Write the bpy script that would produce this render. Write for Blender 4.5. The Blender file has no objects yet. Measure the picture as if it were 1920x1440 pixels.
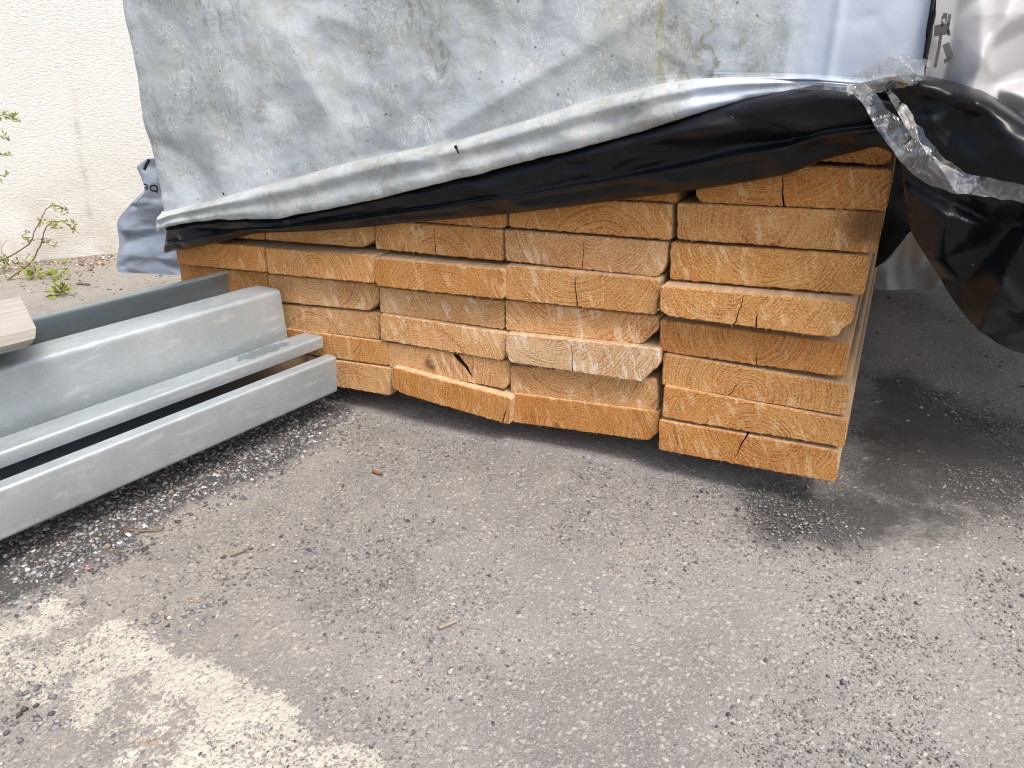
import bpy, bmesh, math, random
import numpy as np
from mathutils import Vector, Matrix, noise as mnoise

random.seed(7); rng = np.random.default_rng(11)
scn = bpy.context.scene
COL = scn.collection

# ------------------------------------------------------------------ camera
F, PIT, YAW, ROLL = 1341.874, 0.3911127, 0.4870416, -0.0317407
H0 = 0.03                                     # the boards lie on 3 cm battens
CAM = np.array([0.0097688, -0.7639313, 0.4097444 + H0])
cy, sy = math.cos(YAW), math.sin(YAW)
FW = np.array([-sy*math.cos(PIT), cy*math.cos(PIT), -math.sin(PIT)])
RT0 = np.array([cy, sy, 0.0]); UP0 = np.cross(RT0, FW)
RT = RT0*math.cos(ROLL) + UP0*math.sin(ROLL)
UP = -RT0*math.sin(ROLL) + UP0*math.cos(ROLL)

def ray(x, y): return RT*(x-960)/F - UP*(y-720)/F + FW
def onz(x, y, z=0.0):
    d = ray(x, y); return CAM + d*(z-CAM[2])/d[2]
def ony(x, y, Y=0.0):
    d = ray(x, y); return CAM + d*(Y-CAM[1])/d[1]
def onpl(x, y, P, n):
    d = ray(x, y); n = np.asarray(n, float); return CAM + d*(np.dot(np.asarray(P)-CAM, n)/np.dot(d, n))

cam = bpy.data.cameras.new('camera'); cam.sensor_fit = 'HORIZONTAL'; cam.sensor_width = 36
cam.lens = 36*F/1920; cam.clip_start = 0.02; cam.clip_end = 500
camo = bpy.data.objects.new('camera', cam); COL.objects.link(camo)
M = Matrix(((RT[0], UP[0], -FW[0], CAM[0]), (RT[1], UP[1], -FW[1], CAM[1]), (RT[2], UP[2], -FW[2], CAM[2]), (0, 0, 0, 1)))
camo.matrix_world = M
scn.camera = camo

# ------------------------------------------------------------------ light
SUN_EL, SUN_AZ = math.radians(58), math.radians(122)   # azimuth clockwise from +Y
world = bpy.data.worlds.new('World'); scn.world = world; world.use_nodes = True
nt = world.node_tree; nt.nodes.clear()
sky = nt.nodes.new('ShaderNodeTexSky'); sky.sky_type = 'NISHITA'; sky.sun_disc = False
sky.sun_elevation = SUN_EL; sky.sun_rotation = SUN_AZ; sky.dust_density = 4.5; sky.air_density = .85; sky.ozone_density = 1.0
bg = nt.nodes.new('ShaderNodeBackground'); bg.inputs[1].default_value = 0.15
wo = nt.nodes.new('ShaderNodeOutputWorld')
nt.links.new(sky.outputs[0], bg.inputs[0]); nt.links.new(bg.outputs[0], wo.inputs[0])
sl = bpy.data.lights.new('sun', 'SUN'); sl.energy = 1.65; sl.angle = math.radians(18); sl.color = (1, .965, .915)
so = bpy.data.objects.new('sun', sl); COL.objects.link(so)
sd = Vector((math.sin(SUN_AZ)*math.cos(SUN_EL), math.cos(SUN_AZ)*math.cos(SUN_EL), math.sin(SUN_EL)))
so.rotation_euler = sd.to_track_quat('Z', 'Y').to_euler(); so.location = sd*6
scn.view_settings.view_transform = 'Standard'; scn.view_settings.look = 'None'
scn.view_settings.exposure = 0.66; scn.view_settings.gamma = 1.0

# ------------------------------------------------------------------ object helpers
def link(name, me, mats=(), parent=None, smooth=False):
    o = bpy.data.objects.new(name, me); COL.objects.link(o)
    for m in mats: me.materials.append(m)
    if parent: o.parent = parent
    if smooth: me.polygons.foreach_set('use_smooth', [True]*len(me.polygons))
    return o
def tag(o, label=None, cat=None, group=None, kind=None):
    if label: o['label'] = label
    if cat: o['category'] = cat
    if group: o['group'] = group
    if kind: o['kind'] = kind
    return o
def empty(name, loc):
    o = bpy.data.objects.new(name, None); COL.objects.link(o); o.location = loc; o.empty_display_size = .05
    return o
def mesh(name, V, Fc):
    me = bpy.data.meshes.new(name); me.from_pydata([tuple(map(float, v)) for v in V], [], [tuple(map(int, f)) for f in Fc]); me.update()
    return me
def local(o, parent_loc):      # shift a world-built mesh so that it sits under a parent Empty
    o.location = (-parent_loc[0], -parent_loc[1], -parent_loc[2]); return o
def interp(pts, xs):
    p = np.array(pts, float); return np.interp(xs, p[:, 0], p[:, 1])
def arc_resample(pts, n):      # n points equally spaced by arc length along a polyline (smoothed by Catmull-Rom)
    p = np.array(pts, float)
    q = []
    for i in range(len(p)-1):
        a, b = p[i], p[i+1]; m = p[i-1] if i else 2*a-b; e = p[i+2] if i+2 < len(p) else 2*b-a
        for t in np.linspace(0, 1, 12, endpoint=False):
            q.append(.5*((2*a)+(-m+b)*t+(2*m-5*a+4*b-e)*t*t+(-m+3*a-3*b+e)*t**3))
    q.append(p[-1]); q = np.array(q)
    s = np.r_[0, np.cumsum(np.linalg.norm(np.diff(q, axis=0), axis=1))]
    u = np.linspace(0, s[-1], n)
    return np.stack([np.interp(u, s, q[:, k]) for k in range(q.shape[1])], 1)
def loft(curves, seg):         # curves: list of (n,3); seg: rows between neighbours; Catmull-Rom across
    c = [np.asarray(k) for k in curves]; rows = []
    for i in range(len(c)-1):
        a, b = c[i], c[i+1]; m = c[i-1] if i else 2*a-b; e = c[i+2] if i+2 < len(c) else 2*b-a
        for t in np.linspace(0, 1, seg[i], endpoint=False):
            rows.append(.5*((2*a)+(-m+b)*t+(2*m-5*a+4*b-e)*t*t+(-m+3*a-3*b+e)*t**3))
    rows.append(c[-1]); return np.array(rows)
def grid_faces(nr, nc):
    i = np.arange(nr-1)[:, None]*nc + np.arange(nc-1)[None, :]
    i = i.ravel(); return np.stack([i, i+nc, i+nc+1, i+1], 1)
def grid_normals(G):
    du = np.gradient(G, axis=1); dv = np.gradient(G, axis=0)
    n = np.cross(dv, du); return n/(np.linalg.norm(n, axis=2, keepdims=True)+1e-12)
def fbm(P, sc, oct=3, seed=0.0):
    return np.array([mnoise.fractal(Vector((p[0]*sc+seed, p[1]*sc-seed, p[2]*sc+seed*.7)), 1.0, 2.0, oct) for p in P.reshape(-1, 3)]).reshape(P.shape[:-1])
def facets(P2, n, slope, R, seed, eps=.0025, elong=1.0):   # creases of crumpled film: random straight folds, each of limited reach
    r = np.random.default_rng(seed); lo, hi = P2.reshape(-1, 2).min(0), P2.reshape(-1, 2).max(0); h = np.zeros(P2.shape[:2])
    for _ in range(n):
        c = r.uniform(lo, hi); a = r.uniform(0, np.pi); d = np.array([math.cos(a), math.sin(a)]); q = P2-c; RR = R*r.uniform(.5, 1.4)
        t, w = q@d, q@np.array([-d[1], d[0]])*elong
        h += slope*r.normal()*(RR*.5-np.sqrt(w*w+eps*eps))*np.exp(-(t*t/(2.2*RR*RR)+w*w/(RR*RR)))
    return h
def plfacets(P2, n, amp, seed, soft=1, sx=1.0, sz=1.0):   # crumple: flat triangles between random points, creases softened a little
    from mathutils.geometry import delaunay_2d_cdt
    r = np.random.default_rng(seed); Q2 = P2*np.array([sx, sz]); lo, hi = Q2.reshape(-1, 2).min(0)-.02, Q2.reshape(-1, 2).max(0)+.02
    p = np.r_[r.uniform(lo, hi, (n, 2)), [[lo[0], lo[1]], [hi[0], lo[1]], [lo[0], hi[1]], [hi[0], hi[1]]]]; hgt = r.normal(0, amp, len(p))
    tv, _, tf, ov, _, _ = delaunay_2d_cdt([Vector(q) for q in p], [], [], 0, 1e-7)
    tv = np.array([[v[0], v[1]] for v in tv]); hv = np.array([hgt[o_[0]] if o_ else 0 for o_ in ov]); h = np.zeros(P2.shape[:2])
    for a, b, c in tf:
        A, B_, C_ = tv[a], tv[b], tv[c]; d = (B_[1]-C_[1])*(A[0]-C_[0])+(C_[0]-B_[0])*(A[1]-C_[1])
        if abs(d) < 1e-12: continue
        l1_ = ((B_[1]-C_[1])*(Q2[..., 0]-C_[0])+(C_[0]-B_[0])*(Q2[..., 1]-C_[1]))/d; l2_ = ((C_[1]-A[1])*(Q2[..., 0]-C_[0])+(A[0]-C_[0])*(Q2[..., 1]-C_[1]))/d
        k = (l1_ >= -1e-6) & (l2_ >= -1e-6) & (l1_+l2_ <= 1+1e-6); h[k] = (l1_*hv[a]+l2_*hv[b]+(1-l1_-l2_)*hv[c])[k]
    for _ in range(soft):
        g = np.pad(h, 1, mode='edge'); h = (g[1:-1, 1:-1]*2+g[:-2, 1:-1]+g[2:, 1:-1]+g[1:-1, :-2]+g[1:-1, 2:])/6
    return h
def setattr_f(me, name, vals):
    a = me.attributes.new(name, 'FLOAT', 'POINT'); a.data.foreach_set('value', np.asarray(vals, np.float32).ravel())
def seg_dist(P, a, b):         # distance of 2-D points to a segment, and the parameter along it
    a = np.asarray(a, float); b = np.asarray(b, float); d = b-a
    t = np.clip(((P-a)@d)/(d@d), 0, 1); return np.linalg.norm(P-(a+t[..., None]*d), axis=-1), t
def inpoly(P, poly):
    x, y = P[..., 0], P[..., 1]; r = np.zeros(x.shape, bool); n = len(poly)
    for i in range(n):
        x1, y1 = poly[i]; x2, y2 = poly[(i+1) % n]
        c = ((y1 > y) != (y2 > y)) & (x < (x2-x1)*(y-y1)/(y2-y1+1e-15)+x1); r ^= c
    return r
def polydist(P, poly):         # signed: positive inside
    d = np.full(P.shape[:-1], 1e9)
    for i in range(len(poly)):
        d = np.minimum(d, seg_dist(P, poly[i], poly[(i+1) % len(poly)])[0])
    return np.where(inpoly(P, poly), d, -d)

# ------------------------------------------------------------------ material helpers
class NT:
    def __init__(s, name):
        s.m = bpy.data.materials.new(name); s.m.use_nodes = True; s.t = s.m.node_tree; s.t.nodes.clear()
        s.out = s.t.nodes.new('ShaderNodeOutputMaterial'); s.b = s.t.nodes.new('ShaderNodeBsdfPrincipled')
        s.t.links.new(s.b.outputs[0], s.out.inputs[0])
    def n(s, typ, **kw):
        nd = s.t.nodes.new('ShaderNode'+typ)
        for k, v in kw.items():
            if k.startswith('i_'):
                key = k[2:]; key = int(key) if key.isdigit() else key.replace('_', ' ')
                sock = nd.inputs[key]
                if hasattr(v, 'is_linked'): s.t.links.new(v, sock)
                else: sock.default_value = v
            else: setattr(nd, k, v)
        return nd
    def L(s, a, b): s.t.links.new(a, b)
    def math(s, op, a, b=None, c=None, clamp=False):
        nd = s.t.nodes.new('ShaderNodeMath'); nd.operation = op; nd.use_clamp = clamp
        for i, v in enumerate((a, b, c)):
            if v is None: continue
            if hasattr(v, 'is_linked'): s.t.links.new(v, nd.inputs[i])
            else: nd.inputs[i].default_value = v
        return nd.outputs[0]
    def mix(s, f, a, b, mode='MIX'):
        nd = s.t.nodes.new('ShaderNodeMix'); nd.data_type = 'RGBA'; nd.blend_type = mode
        for sock, v in ((nd.inputs[0], f), (nd.inputs[6], a), (nd.inputs[7], b)):
            if hasattr(v, 'is_linked'): s.t.links.new(v, sock)
            elif isinstance(v, (int, float)): sock.default_value = v
            else: sock.default_value = (*v, 1) if len(v) == 3 else v
        return nd.outputs[2]
    def ramp(s, f, stops, interp='LINEAR'):
        nd = s.t.nodes.new('ShaderNodeValToRGB'); nd.color_ramp.interpolation = interp
        el = nd.color_ramp.elements
        while len(el) < len(stops): el.new(.5)
        for e, (p, c) in zip(el, stops):
            e.position = p; e.color = (c, c, c, 1) if isinstance(c, (int, float)) else (*c, 1)
        s.t.links.new(f, nd.inputs[0]); return nd.outputs[0]
    def step(s, f, lo, hi):
        nd = s.t.nodes.new('ShaderNodeMapRange'); nd.interpolation_type = 'SMOOTHSTEP'
        s.t.links.new(f, nd.inputs[0]); nd.inputs[1].default_value = lo; nd.inputs[2].default_value = hi
        return nd.outputs[0]
    def obj(s): return s.n('TexCoord').outputs['Object']
    def mapv(s, v, scale=(1, 1, 1), loc=(0, 0, 0), rot=(0, 0, 0)):
        nd = s.n('Mapping', i_Scale=scale, i_Location=loc, i_Rotation=rot); s.L(v, nd.inputs[0]); return nd.outputs[0]
    def noise(s, v, scale, detail=3, rough=.55, dist=0.0, out=0):
        nd = s.n('TexNoise', i_Scale=scale, i_Detail=detail, i_Roughness=rough, i_Distortion=dist); s.L(v, nd.inputs['Vector']); return nd.outputs[out]
    def vor(s, v, scale, feature='F1', rnd=1.0):
        nd = s.n('TexVoronoi', feature=feature, i_Scale=scale, i_Randomness=rnd); s.L(v, nd.inputs['Vector']); return nd
    def attr(s, name, typ='GEOMETRY', out='Fac'): return s.n('Attribute', attribute_name=name, attribute_type=typ).outputs[out]
    def set(s, **kw):
        for k, v in kw.items():
            sock = s.b.inputs[k.replace('_', ' ')]
            if hasattr(v, 'is_linked'): s.L(v, sock)
            else: sock.default_value = (*v, 1) if isinstance(v, tuple) and len(v) == 3 else v
    def bump(s, h, strength=.5, dist=.002, prev=None):
        nd = s.n('Bump', i_Strength=strength, i_Distance=dist); s.L(h, nd.inputs['Height'])
        if prev is not None: s.L(prev, nd.inputs['Normal'])
        return nd.outputs[0]

# ---- sawn end grain
def mat_endgrain():
    s = NT('sawn_end_grain'); v = s.obj()
    sep = s.n('SeparateXYZ'); s.L(v, sep.inputs[0]); x, z = sep.outputs[0], sep.outputs[2]
    rc = s.n('SeparateXYZ'); s.L(s.attr('ring', 'OBJECT', 'Vector'), rc.inputs[0])
    off = s.n('CombineXYZ'); rnd = s.n('ObjectInfo').outputs['Random']
    s.L(s.math('MULTIPLY', rnd, 37.0), off.inputs[0]); s.L(s.math('MULTIPLY', rnd, 11.0), off.inputs[2])
    add = s.n('VectorMath', operation='ADD'); s.L(v, add.inputs[0]); s.L(off.outputs[0], add.inputs[1]); p = add.outputs[0]
    dx = s.math('SUBTRACT', x, rc.outputs[0]); dz = s.math('SUBTRACT', z, rc.outputs[1])
    r = s.math('SQRT', s.math('ADD', s.math('MULTIPLY', dx, dx), s.math('MULTIPLY', dz, dz)))
    w1 = s.noise(p, 22, 2); w2 = s.noise(p, 160, 2)
    r = s.math('ADD', r, s.math('ADD', s.math('MULTIPLY', s.math('SUBTRACT', w1, .5), .012), s.math('MULTIPLY', s.math('SUBTRACT', w2, .5), .0011)))
    rv = s.n('CombineXYZ'); s.L(s.math('MULTIPLY', r, 70.0), rv.inputs[0]); s.L(s.math('MULTIPLY', rnd, 50.0), rv.inputs[1])
    fr = s.math('FRACT', s.math('ADD', s.math('MULTIPLY', r, rc.outputs[2]), s.math('MULTIPLY', s.noise(rv.outputs[0], 1.0, 2), 5.0)))
    late = s.ramp(fr, [(0, 0), (.45, .12), (.78, .9), (.88, 1), (1, 0)])
    visible = s.step(s.noise(p, 24, 4, .7), .31, .63)
    late = s.math('MULTIPLY', late, visible)
    big = s.noise(p, 14, 3, .6)
    fib = s.noise(s.mapv(p, (1, 1, 1.25)), 440, 3, .8)
    fib2 = s.noise(s.mapv(p, (1.0, 1, 1.7), rot=(0, .4, 0)), 215, 3, .75)
    base = s.mix(s.step(big, .3, .7), (.585, .25, .067), (.70, .368, .134))
    base = s.mix(s.math('MULTIPLY', late, .95), base, (.34, .10, .016))
    base = s.mix(s.math('MULTIPLY', s.step(fib, .48, .68), .78), base, (.92, .66, .36))
    base = s.mix(s.math('MULTIPLY', s.math('SUBTRACT', 1.0, s.step(fib2, .32, .46)), .72), base, (.34, .105, .02))
    base = s.mix(s.math('MULTIPLY', s.step(s.noise(p, 11, 5, .7, .5), .55, .72), .45), base, (.73, .465, .22))
    # chalky strokes left by the saw
    sv = s.n('CombineXYZ'); slant = s.math('ADD', x, s.math('MULTIPLY', z, .32))
    s.L(s.math('ADD', slant, s.math('MULTIPLY', rnd, 9.0)), sv.inputs[0]); s.L(s.math('MULTIPLY', z, .30), sv.inputs[2]); s.L(rnd, sv.inputs[1])
    stroke = s.step(s.noise(sv.outputs[0], 120, 1.5, .6), .535, .64)
    smask = s.step(s.noise(p, 21, 2), .42, .58)
    stroke = s.math('MULTIPLY', s.math('MULTIPLY', stroke, smask), s.step(s.noise(p, 300, 2), .28, .55))
    base = s.mix(s.math('MULTIPLY', stroke, .5), base, (.92, .70, .44))
    # knots / dark smudges placed per board
    k = s.n('SeparateXYZ'); s.L(s.attr('knot', 'OBJECT', 'Vector'), k.inputs[0])
    kx = s.math('SUBTRACT', x, k.outputs[0]); kz = s.math('SUBTRACT', z, k.outputs[1])
    kd = s.math('SQRT', s.math('ADD', s.math('MULTIPLY', kx, kx), s.math('MULTIPLY', kz, kz)))
    kd = s.math('ADD', kd, s.math('MULTIPLY', s.math('SUBTRACT', s.noise(p, 75, 3), .5), .030))
    km = s.math('SUBTRACT', 1.0, s.math('DIVIDE', kd, s.math('ADD', k.outputs[2], .00001)), clamp=True)
    base = s.mix(s.math('MULTIPLY', s.step(km, 0, .75), .8), base, (.15, .065, .025))
    base = s.mix(1.0, base, s.n('ObjectInfo').outputs['Color'], 'MULTIPLY')
    h = s.math('ADD', s.math('MULTIPLY', fib, .8), s.math('ADD', s.math('MULTIPLY', fib2, .9), s.math('MULTIPLY', late, -.15)))
    s.set(Base_Color=base, Roughness=.85, Normal=s.bump(h, .85, .0016)); s.b.inputs['Specular IOR Level'].default_value = .18
    return s.m
def mat_plank(name, c1, c2, c3, axis_scale=(60, 2.2, 60), spec=.25):
    s = NT(name); v = s.obj(); rnd = s.n('ObjectInfo').outputs['Random']
    off = s.n('CombineXYZ'); s.L(s.math('MULTIPLY', rnd, 5.0), off.inputs[0]); s.L(s.math('MULTIPLY', rnd, 3.0), off.inputs[2])
    add = s.n('VectorMath', operation='ADD'); s.L(v, add.inputs[0]); s.L(off.outputs[0], add.inputs[1]); p = add.outputs[0]
    g = s.noise(s.mapv(p, axis_scale), 1.6, 5, .65, .6); f = s.noise(s.mapv(p, (axis_scale[0]*6, axis_scale[1]*6, axis_scale[2]*6)), 1, 3, .7)
    big = s.noise(p, 5, 3)
    c = s.mix(s.step(g, .36, .66), c1, c2); c = s.mix(s.math('MULTIPLY', s.step(f, .5, .72), .55), c, c3)
    c = s.mix(s.math('MULTIPLY', s.step(big, .5, .75), .4), c, c3)
    s.set(Base_Color=c, Roughness=.8, Normal=s.bump(s.math('ADD', g, f), .4, .0012)); s.b.inputs['Specular IOR Level'].default_value = spec
    return s.m
# ---- dirty polyethylene
def mat_film(hem=False):
    s = NT('weathered_film_hem' if hem else 'weathered_film'); v = s.obj()
    clean = s.attr('clean'); yel = s.attr('yellow'); dirty = s.attr('dirty')
    n1 = s.noise(v, 5.2, 6, .6, .7); n2 = s.noise(v, 17, 6, .65, .5); n3 = s.noise(s.mapv(v, (1, 1, .6)), 60, 5, .7, .8)
    c = s.mix(s.step(n1, .36, .64), (.31, .345, .35), (.50, .545, .57))
    c = s.mix(s.math('MULTIPLY', s.step(n2, .46, .68), .55), c, (.36, .37, .34))
    blot = s.math('MULTIPLY', s.math('MULTIPLY', s.step(s.noise(v, 9, 4, .6), .48, .64), s.step(n3, .48, .64)), s.math('ADD', .40, s.math('MULTIPLY', dirty, 1.5)), clamp=True)
    c = s.mix(s.math('MULTIPLY', blot, .72), c, (.105, .098, .058))
    # pale worn scuffs and threads
    th = s.math('ABSOLUTE', s.math('SUBTRACT', s.noise(s.mapv(v, (1.25, 1, .8)), 64, 4, .62, 1.8), .5))
    thr = s.math('MULTIPLY', s.math('SUBTRACT', 1.0, s.step(th, .004, .022)), s.step(s.noise(v, 21, 3), .44, .56))
    c = s.mix(s.math('MULTIPLY', thr, .7), c, (.70, .70, .64))
    # tiny dark specks of algae
    sp = s.vor(v, 150); spk = s.math('MULTIPLY', s.math('SUBTRACT', 1.0, s.step(sp.outputs['Distance'], .10, .30)), s.step(s.noise(v, 33, 4, .7), .54, .64))
    c = s.mix(s.math('MULTIPLY', spk, .85), c, (.085, .085, .055))
    if hem:
        st = s.noise(s.mapv(v, (38, 38, 10), rot=(0, .25, 0)), 1, 5, .7)
        c = s.mix(s.math('MULTIPLY', s.step(st, .42, .7), .55), c, (.56, .55, .50))
        c = s.mix(s.math('MULTIPLY', s.step(s.noise(s.mapv(v, (1, 1, 2.2)), 14, 5, .7), .5, .68), .6), c, (.26, .24, .19))
    c = s.mix(s.math('MULTIPLY', s.math('MULTIPLY', dirty, .8), s.step(n3, .30, .66)), c, (.335, .335, .27))
    cc = s.mix(s.step(s.noise(v, 8, 3), .35, .7), (.42, .475, .57), (.53, .585, .66))
    c = s.mix(clean, c, cc)
    yb = s.math('MULTIPLY', yel, s.step(s.noise(s.mapv(v, (1, 1, .4)), 55, 4, .7), .34, .58))
    c = s.mix(s.math('MULTIPLY', yb, .7), c, (.30, .225, .06))
    h = s.math('ADD', s.math('MULTIPLY', s.noise(v, 38, 5, .62, .6), 1.0), s.math('MULTIPLY', n3, .35))
    h = s.math('MULTIPLY', h, s.math('SUBTRACT', 1.0, s.math('MULTIPLY', clean, .8)))
    s.set(Base_Color=c, Roughness=s.math('ADD', .38, s.math('MULTIPLY', n2, .25)), Normal=s.bump(h, .3, .006))
    s.b.inputs['Specular IOR Level'].default_value = .42
    return s.m
def mat_simple_film(name, c1, c2, rough, bsc=24, bst=.35, spec=.35, transl=0.0):
    s = NT(name); v = s.obj()
    n = s.noise(v, 9, 4, .6, .5); c = s.mix(s.step(n, .35, .68), c1, c2)
    h = s.noise(v, bsc, 3, .5, .9)
    s.set(Base_Color=c, Roughness=rough, Normal=s.bump(h, bst, .006)); s.b.inputs['Specular IOR Level'].default_value = spec
    if transl < 0:
        bk = s.n('BsdfPrincipled'); bk.inputs['Base Color'].default_value = (.012, .012, .014, 1); bk.inputs['Roughness'].default_value = .35
        g = s.n('NewGeometry'); mx = s.n('MixShader'); s.L(g.outputs['Backfacing'], mx.inputs[0]); s.L(s.b.outputs[0], mx.inputs[1]); s.L(bk.outputs[0], mx.inputs[2]); s.L(mx.outputs[0], s.out.inputs[0])
    elif transl:
        tr = s.n('BsdfTranslucent'); s.L(c, tr.inputs[0]); mx = s.n('MixShader', i_0=transl)
        s.L(s.b.outputs[0], mx.inputs[1]); s.L(tr.outputs[0], mx.inputs[2]); s.L(mx.outputs[0], s.out.inputs[0])
    return s.m
def mat_black():
    s = NT('black_film'); v = s.obj()
    n = s.noise(v, 11, 4, .6, .6); dust = s.step(s.noise(v, 7, 6, .7), .5, .8)
    c = s.mix(s.math('MULTIPLY', dust, .25), (.006, .0065, .008), (.035, .035, .036))
    sp = s.vor(v, 210); spk = s.math('MULTIPLY', s.math('SUBTRACT', 1.0, s.step(sp.outputs['Distance'], .05, .16)), s.step(s.noise(v, 30, 2), .62, .7))
    c = s.mix(spk, c, (.4, .4, .38))
    h = s.noise(v, 19, 2, .45, .8)
    s.set(Base_Color=c, Roughness=s.math('ADD', .20, s.math('MULTIPLY', n, .20)), Normal=s.bump(h, .06, .006)); s.b.inputs['Specular IOR Level'].default_value = .24
    return s.m
def mat_tape():
    s = NT('clear_film'); v = s.obj()
    n = s.noise(v, 75, 4, .6, 1.0)
    s.set(Base_Color=(.80, .81, .79), Roughness=.14, Normal=s.bump(s.noise(v, 110, 2, .5, .6), .15, .004)); s.b.inputs['Specular IOR Level'].default_value = .8
    tr = s.n('BsdfTransparent'); tr.inputs[0].default_value = (.95, .96, .95, 1)
    df = s.n('BsdfDiffuse'); df.inputs[0].default_value = (.62, .63, .60, 1); gl = s.n('BsdfGlossy'); gl.inputs[0].default_value = (1, 1, 1, 1); gl.inputs[1].default_value = .09
    lw = s.n('LayerWeight', i_Blend=.3); m1 = s.n('MixShader'); m2 = s.n('MixShader')
    s.L(s.math('ADD', .05, s.math('MULTIPLY', s.step(n, .46, .72), .42)), m1.inputs[0]); s.L(tr.outputs[0], m1.inputs[1]); s.L(df.outputs[0], m1.inputs[2])
    s.L(s.math('ADD', .09, s.math('MULTIPLY', lw.outputs['Facing'], .35), clamp=True), m2.inputs[0]); s.L(m1.outputs[0], m2.inputs[1]); s.L(gl.outputs[0], m2.inputs[2])
    s.L(s.bump(s.noise(v, 90, 2, .5, .6), .2, .004), gl.inputs['Normal']); s.L(m2.outputs[0], s.out.inputs[0])
    return s.m
def mat_zinc(stain=None, clean=False, dull=False):
    s = NT('clean_shaded_zinc' if clean else 'galvanised_steel_stained' if stain else 'galvanised_steel'); v = s.obj()
    sp = s.vor(s.mapv(v, (1, .75, 1)), 150); cell = s.n('SeparateColor'); s.L(sp.outputs['Color'], cell.inputs[0])
    n = s.noise(v, 7, 5, .6, .3); n2 = s.noise(s.mapv(v, (1, .25, 1)), 70, 4, .7); n3 = s.noise(v, 420, 2, .7)
    c = s.mix(s.step(n, .3, .7), (.385, .44, .462), (.53, .585, .607))
    c = s.mix(s.math('MULTIPLY', cell.outputs[0], .75), c, (.44, .48, .50))
    c = s.mix(s.math('MULTIPLY', s.step(n2, .52, .72), .35), c, (.80, .84, .84))
    c = s.mix(s.math('MULTIPLY', s.step(n3, .58, .74), .3), c, (.93, .94, .93))
    ox = s.math('MULTIPLY', s.step(s.noise(s.mapv(v, (1, .5, 1)), 28, 6, .75), .60, .78), .22)
    c = s.mix(ox, c, (.72, .72, .69))
    rough = s.math('ADD', .36, s.math('MULTIPLY', s.noise(v, 24, 4, .65), .26))
    met = s.math('SUBTRACT', .55, s.math('MULTIPLY', ox, .9))
    if stain:
        sepv = s.n('SeparateXYZ'); s.L(v, sepv.inputs[0])
        a = s.math('DIVIDE', s.math('SUBTRACT', sepv.outputs[0], stain[0]), stain[2]); b = s.math('DIVIDE', s.math('SUBTRACT', sepv.outputs[1], stain[1]), stain[3])
        d = s.math('SQRT', s.math('ADD', s.math('MULTIPLY', a, a), s.math('MULTIPLY', b, b)))
        d = s.math('ADD', d, s.math('MULTIPLY', s.math('SUBTRACT', s.noise(v, 85, 3, .6), .5), 1.5))
        k = s.math('SUBTRACT', 1.0, s.step(d, .92, 1.0)); c = s.mix(s.math('MULTIPLY', k, .85), c, (.22, .25, .26))
    if clean: c = s.mix(.85, c, (.36, .39, .42)); met = 1.0; rough = .24  # smooth clean inside faces, base darkened so the channel slots look shaded
    if dull: c = s.mix(.6, c, (.26, .33, .36)); met = .85; rough = .42
    s.set(Base_Color=c, Metallic=met, Roughness=rough, Normal=s.bump(s.math('ADD', s.math('MULTIPLY', n3, .5), cell.outputs[0]), .10, .0006))
    return s.m
def mat_wall():
    s = NT('cream_render'); v = s.obj()
    g = s.noise(s.mapv(v, (.85, .85, 1.35)), 150, 3, .65, .1); big = s.noise(v, 1.4, 5, .6)
    sep = s.n('SeparateXYZ'); s.L(v, sep.inputs[0])
    c = s.mix(s.step(big, .35, .7), (.655, .655, .62), (.715, .718, .685))
    foot = s.math('SUBTRACT', 1.0, s.step(sep.outputs[2], .0, .34)); foot = s.math('MULTIPLY', foot, s.step(s.noise(v, 9, 5, .65), .3, .75))
    c = s.mix(s.math('MULTIPLY', foot, .75), c, (.46, .41, .32))
    c = s.mix(s.math('MULTIPLY', s.attr('crack'), .55), c, (.33, .31, .28))
    s.set(Base_Color=c, Roughness=.92, Normal=s.bump(g, .7, .0055)); s.b.inputs['Specular IOR Level'].default_value = .15
    return s.m
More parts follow.
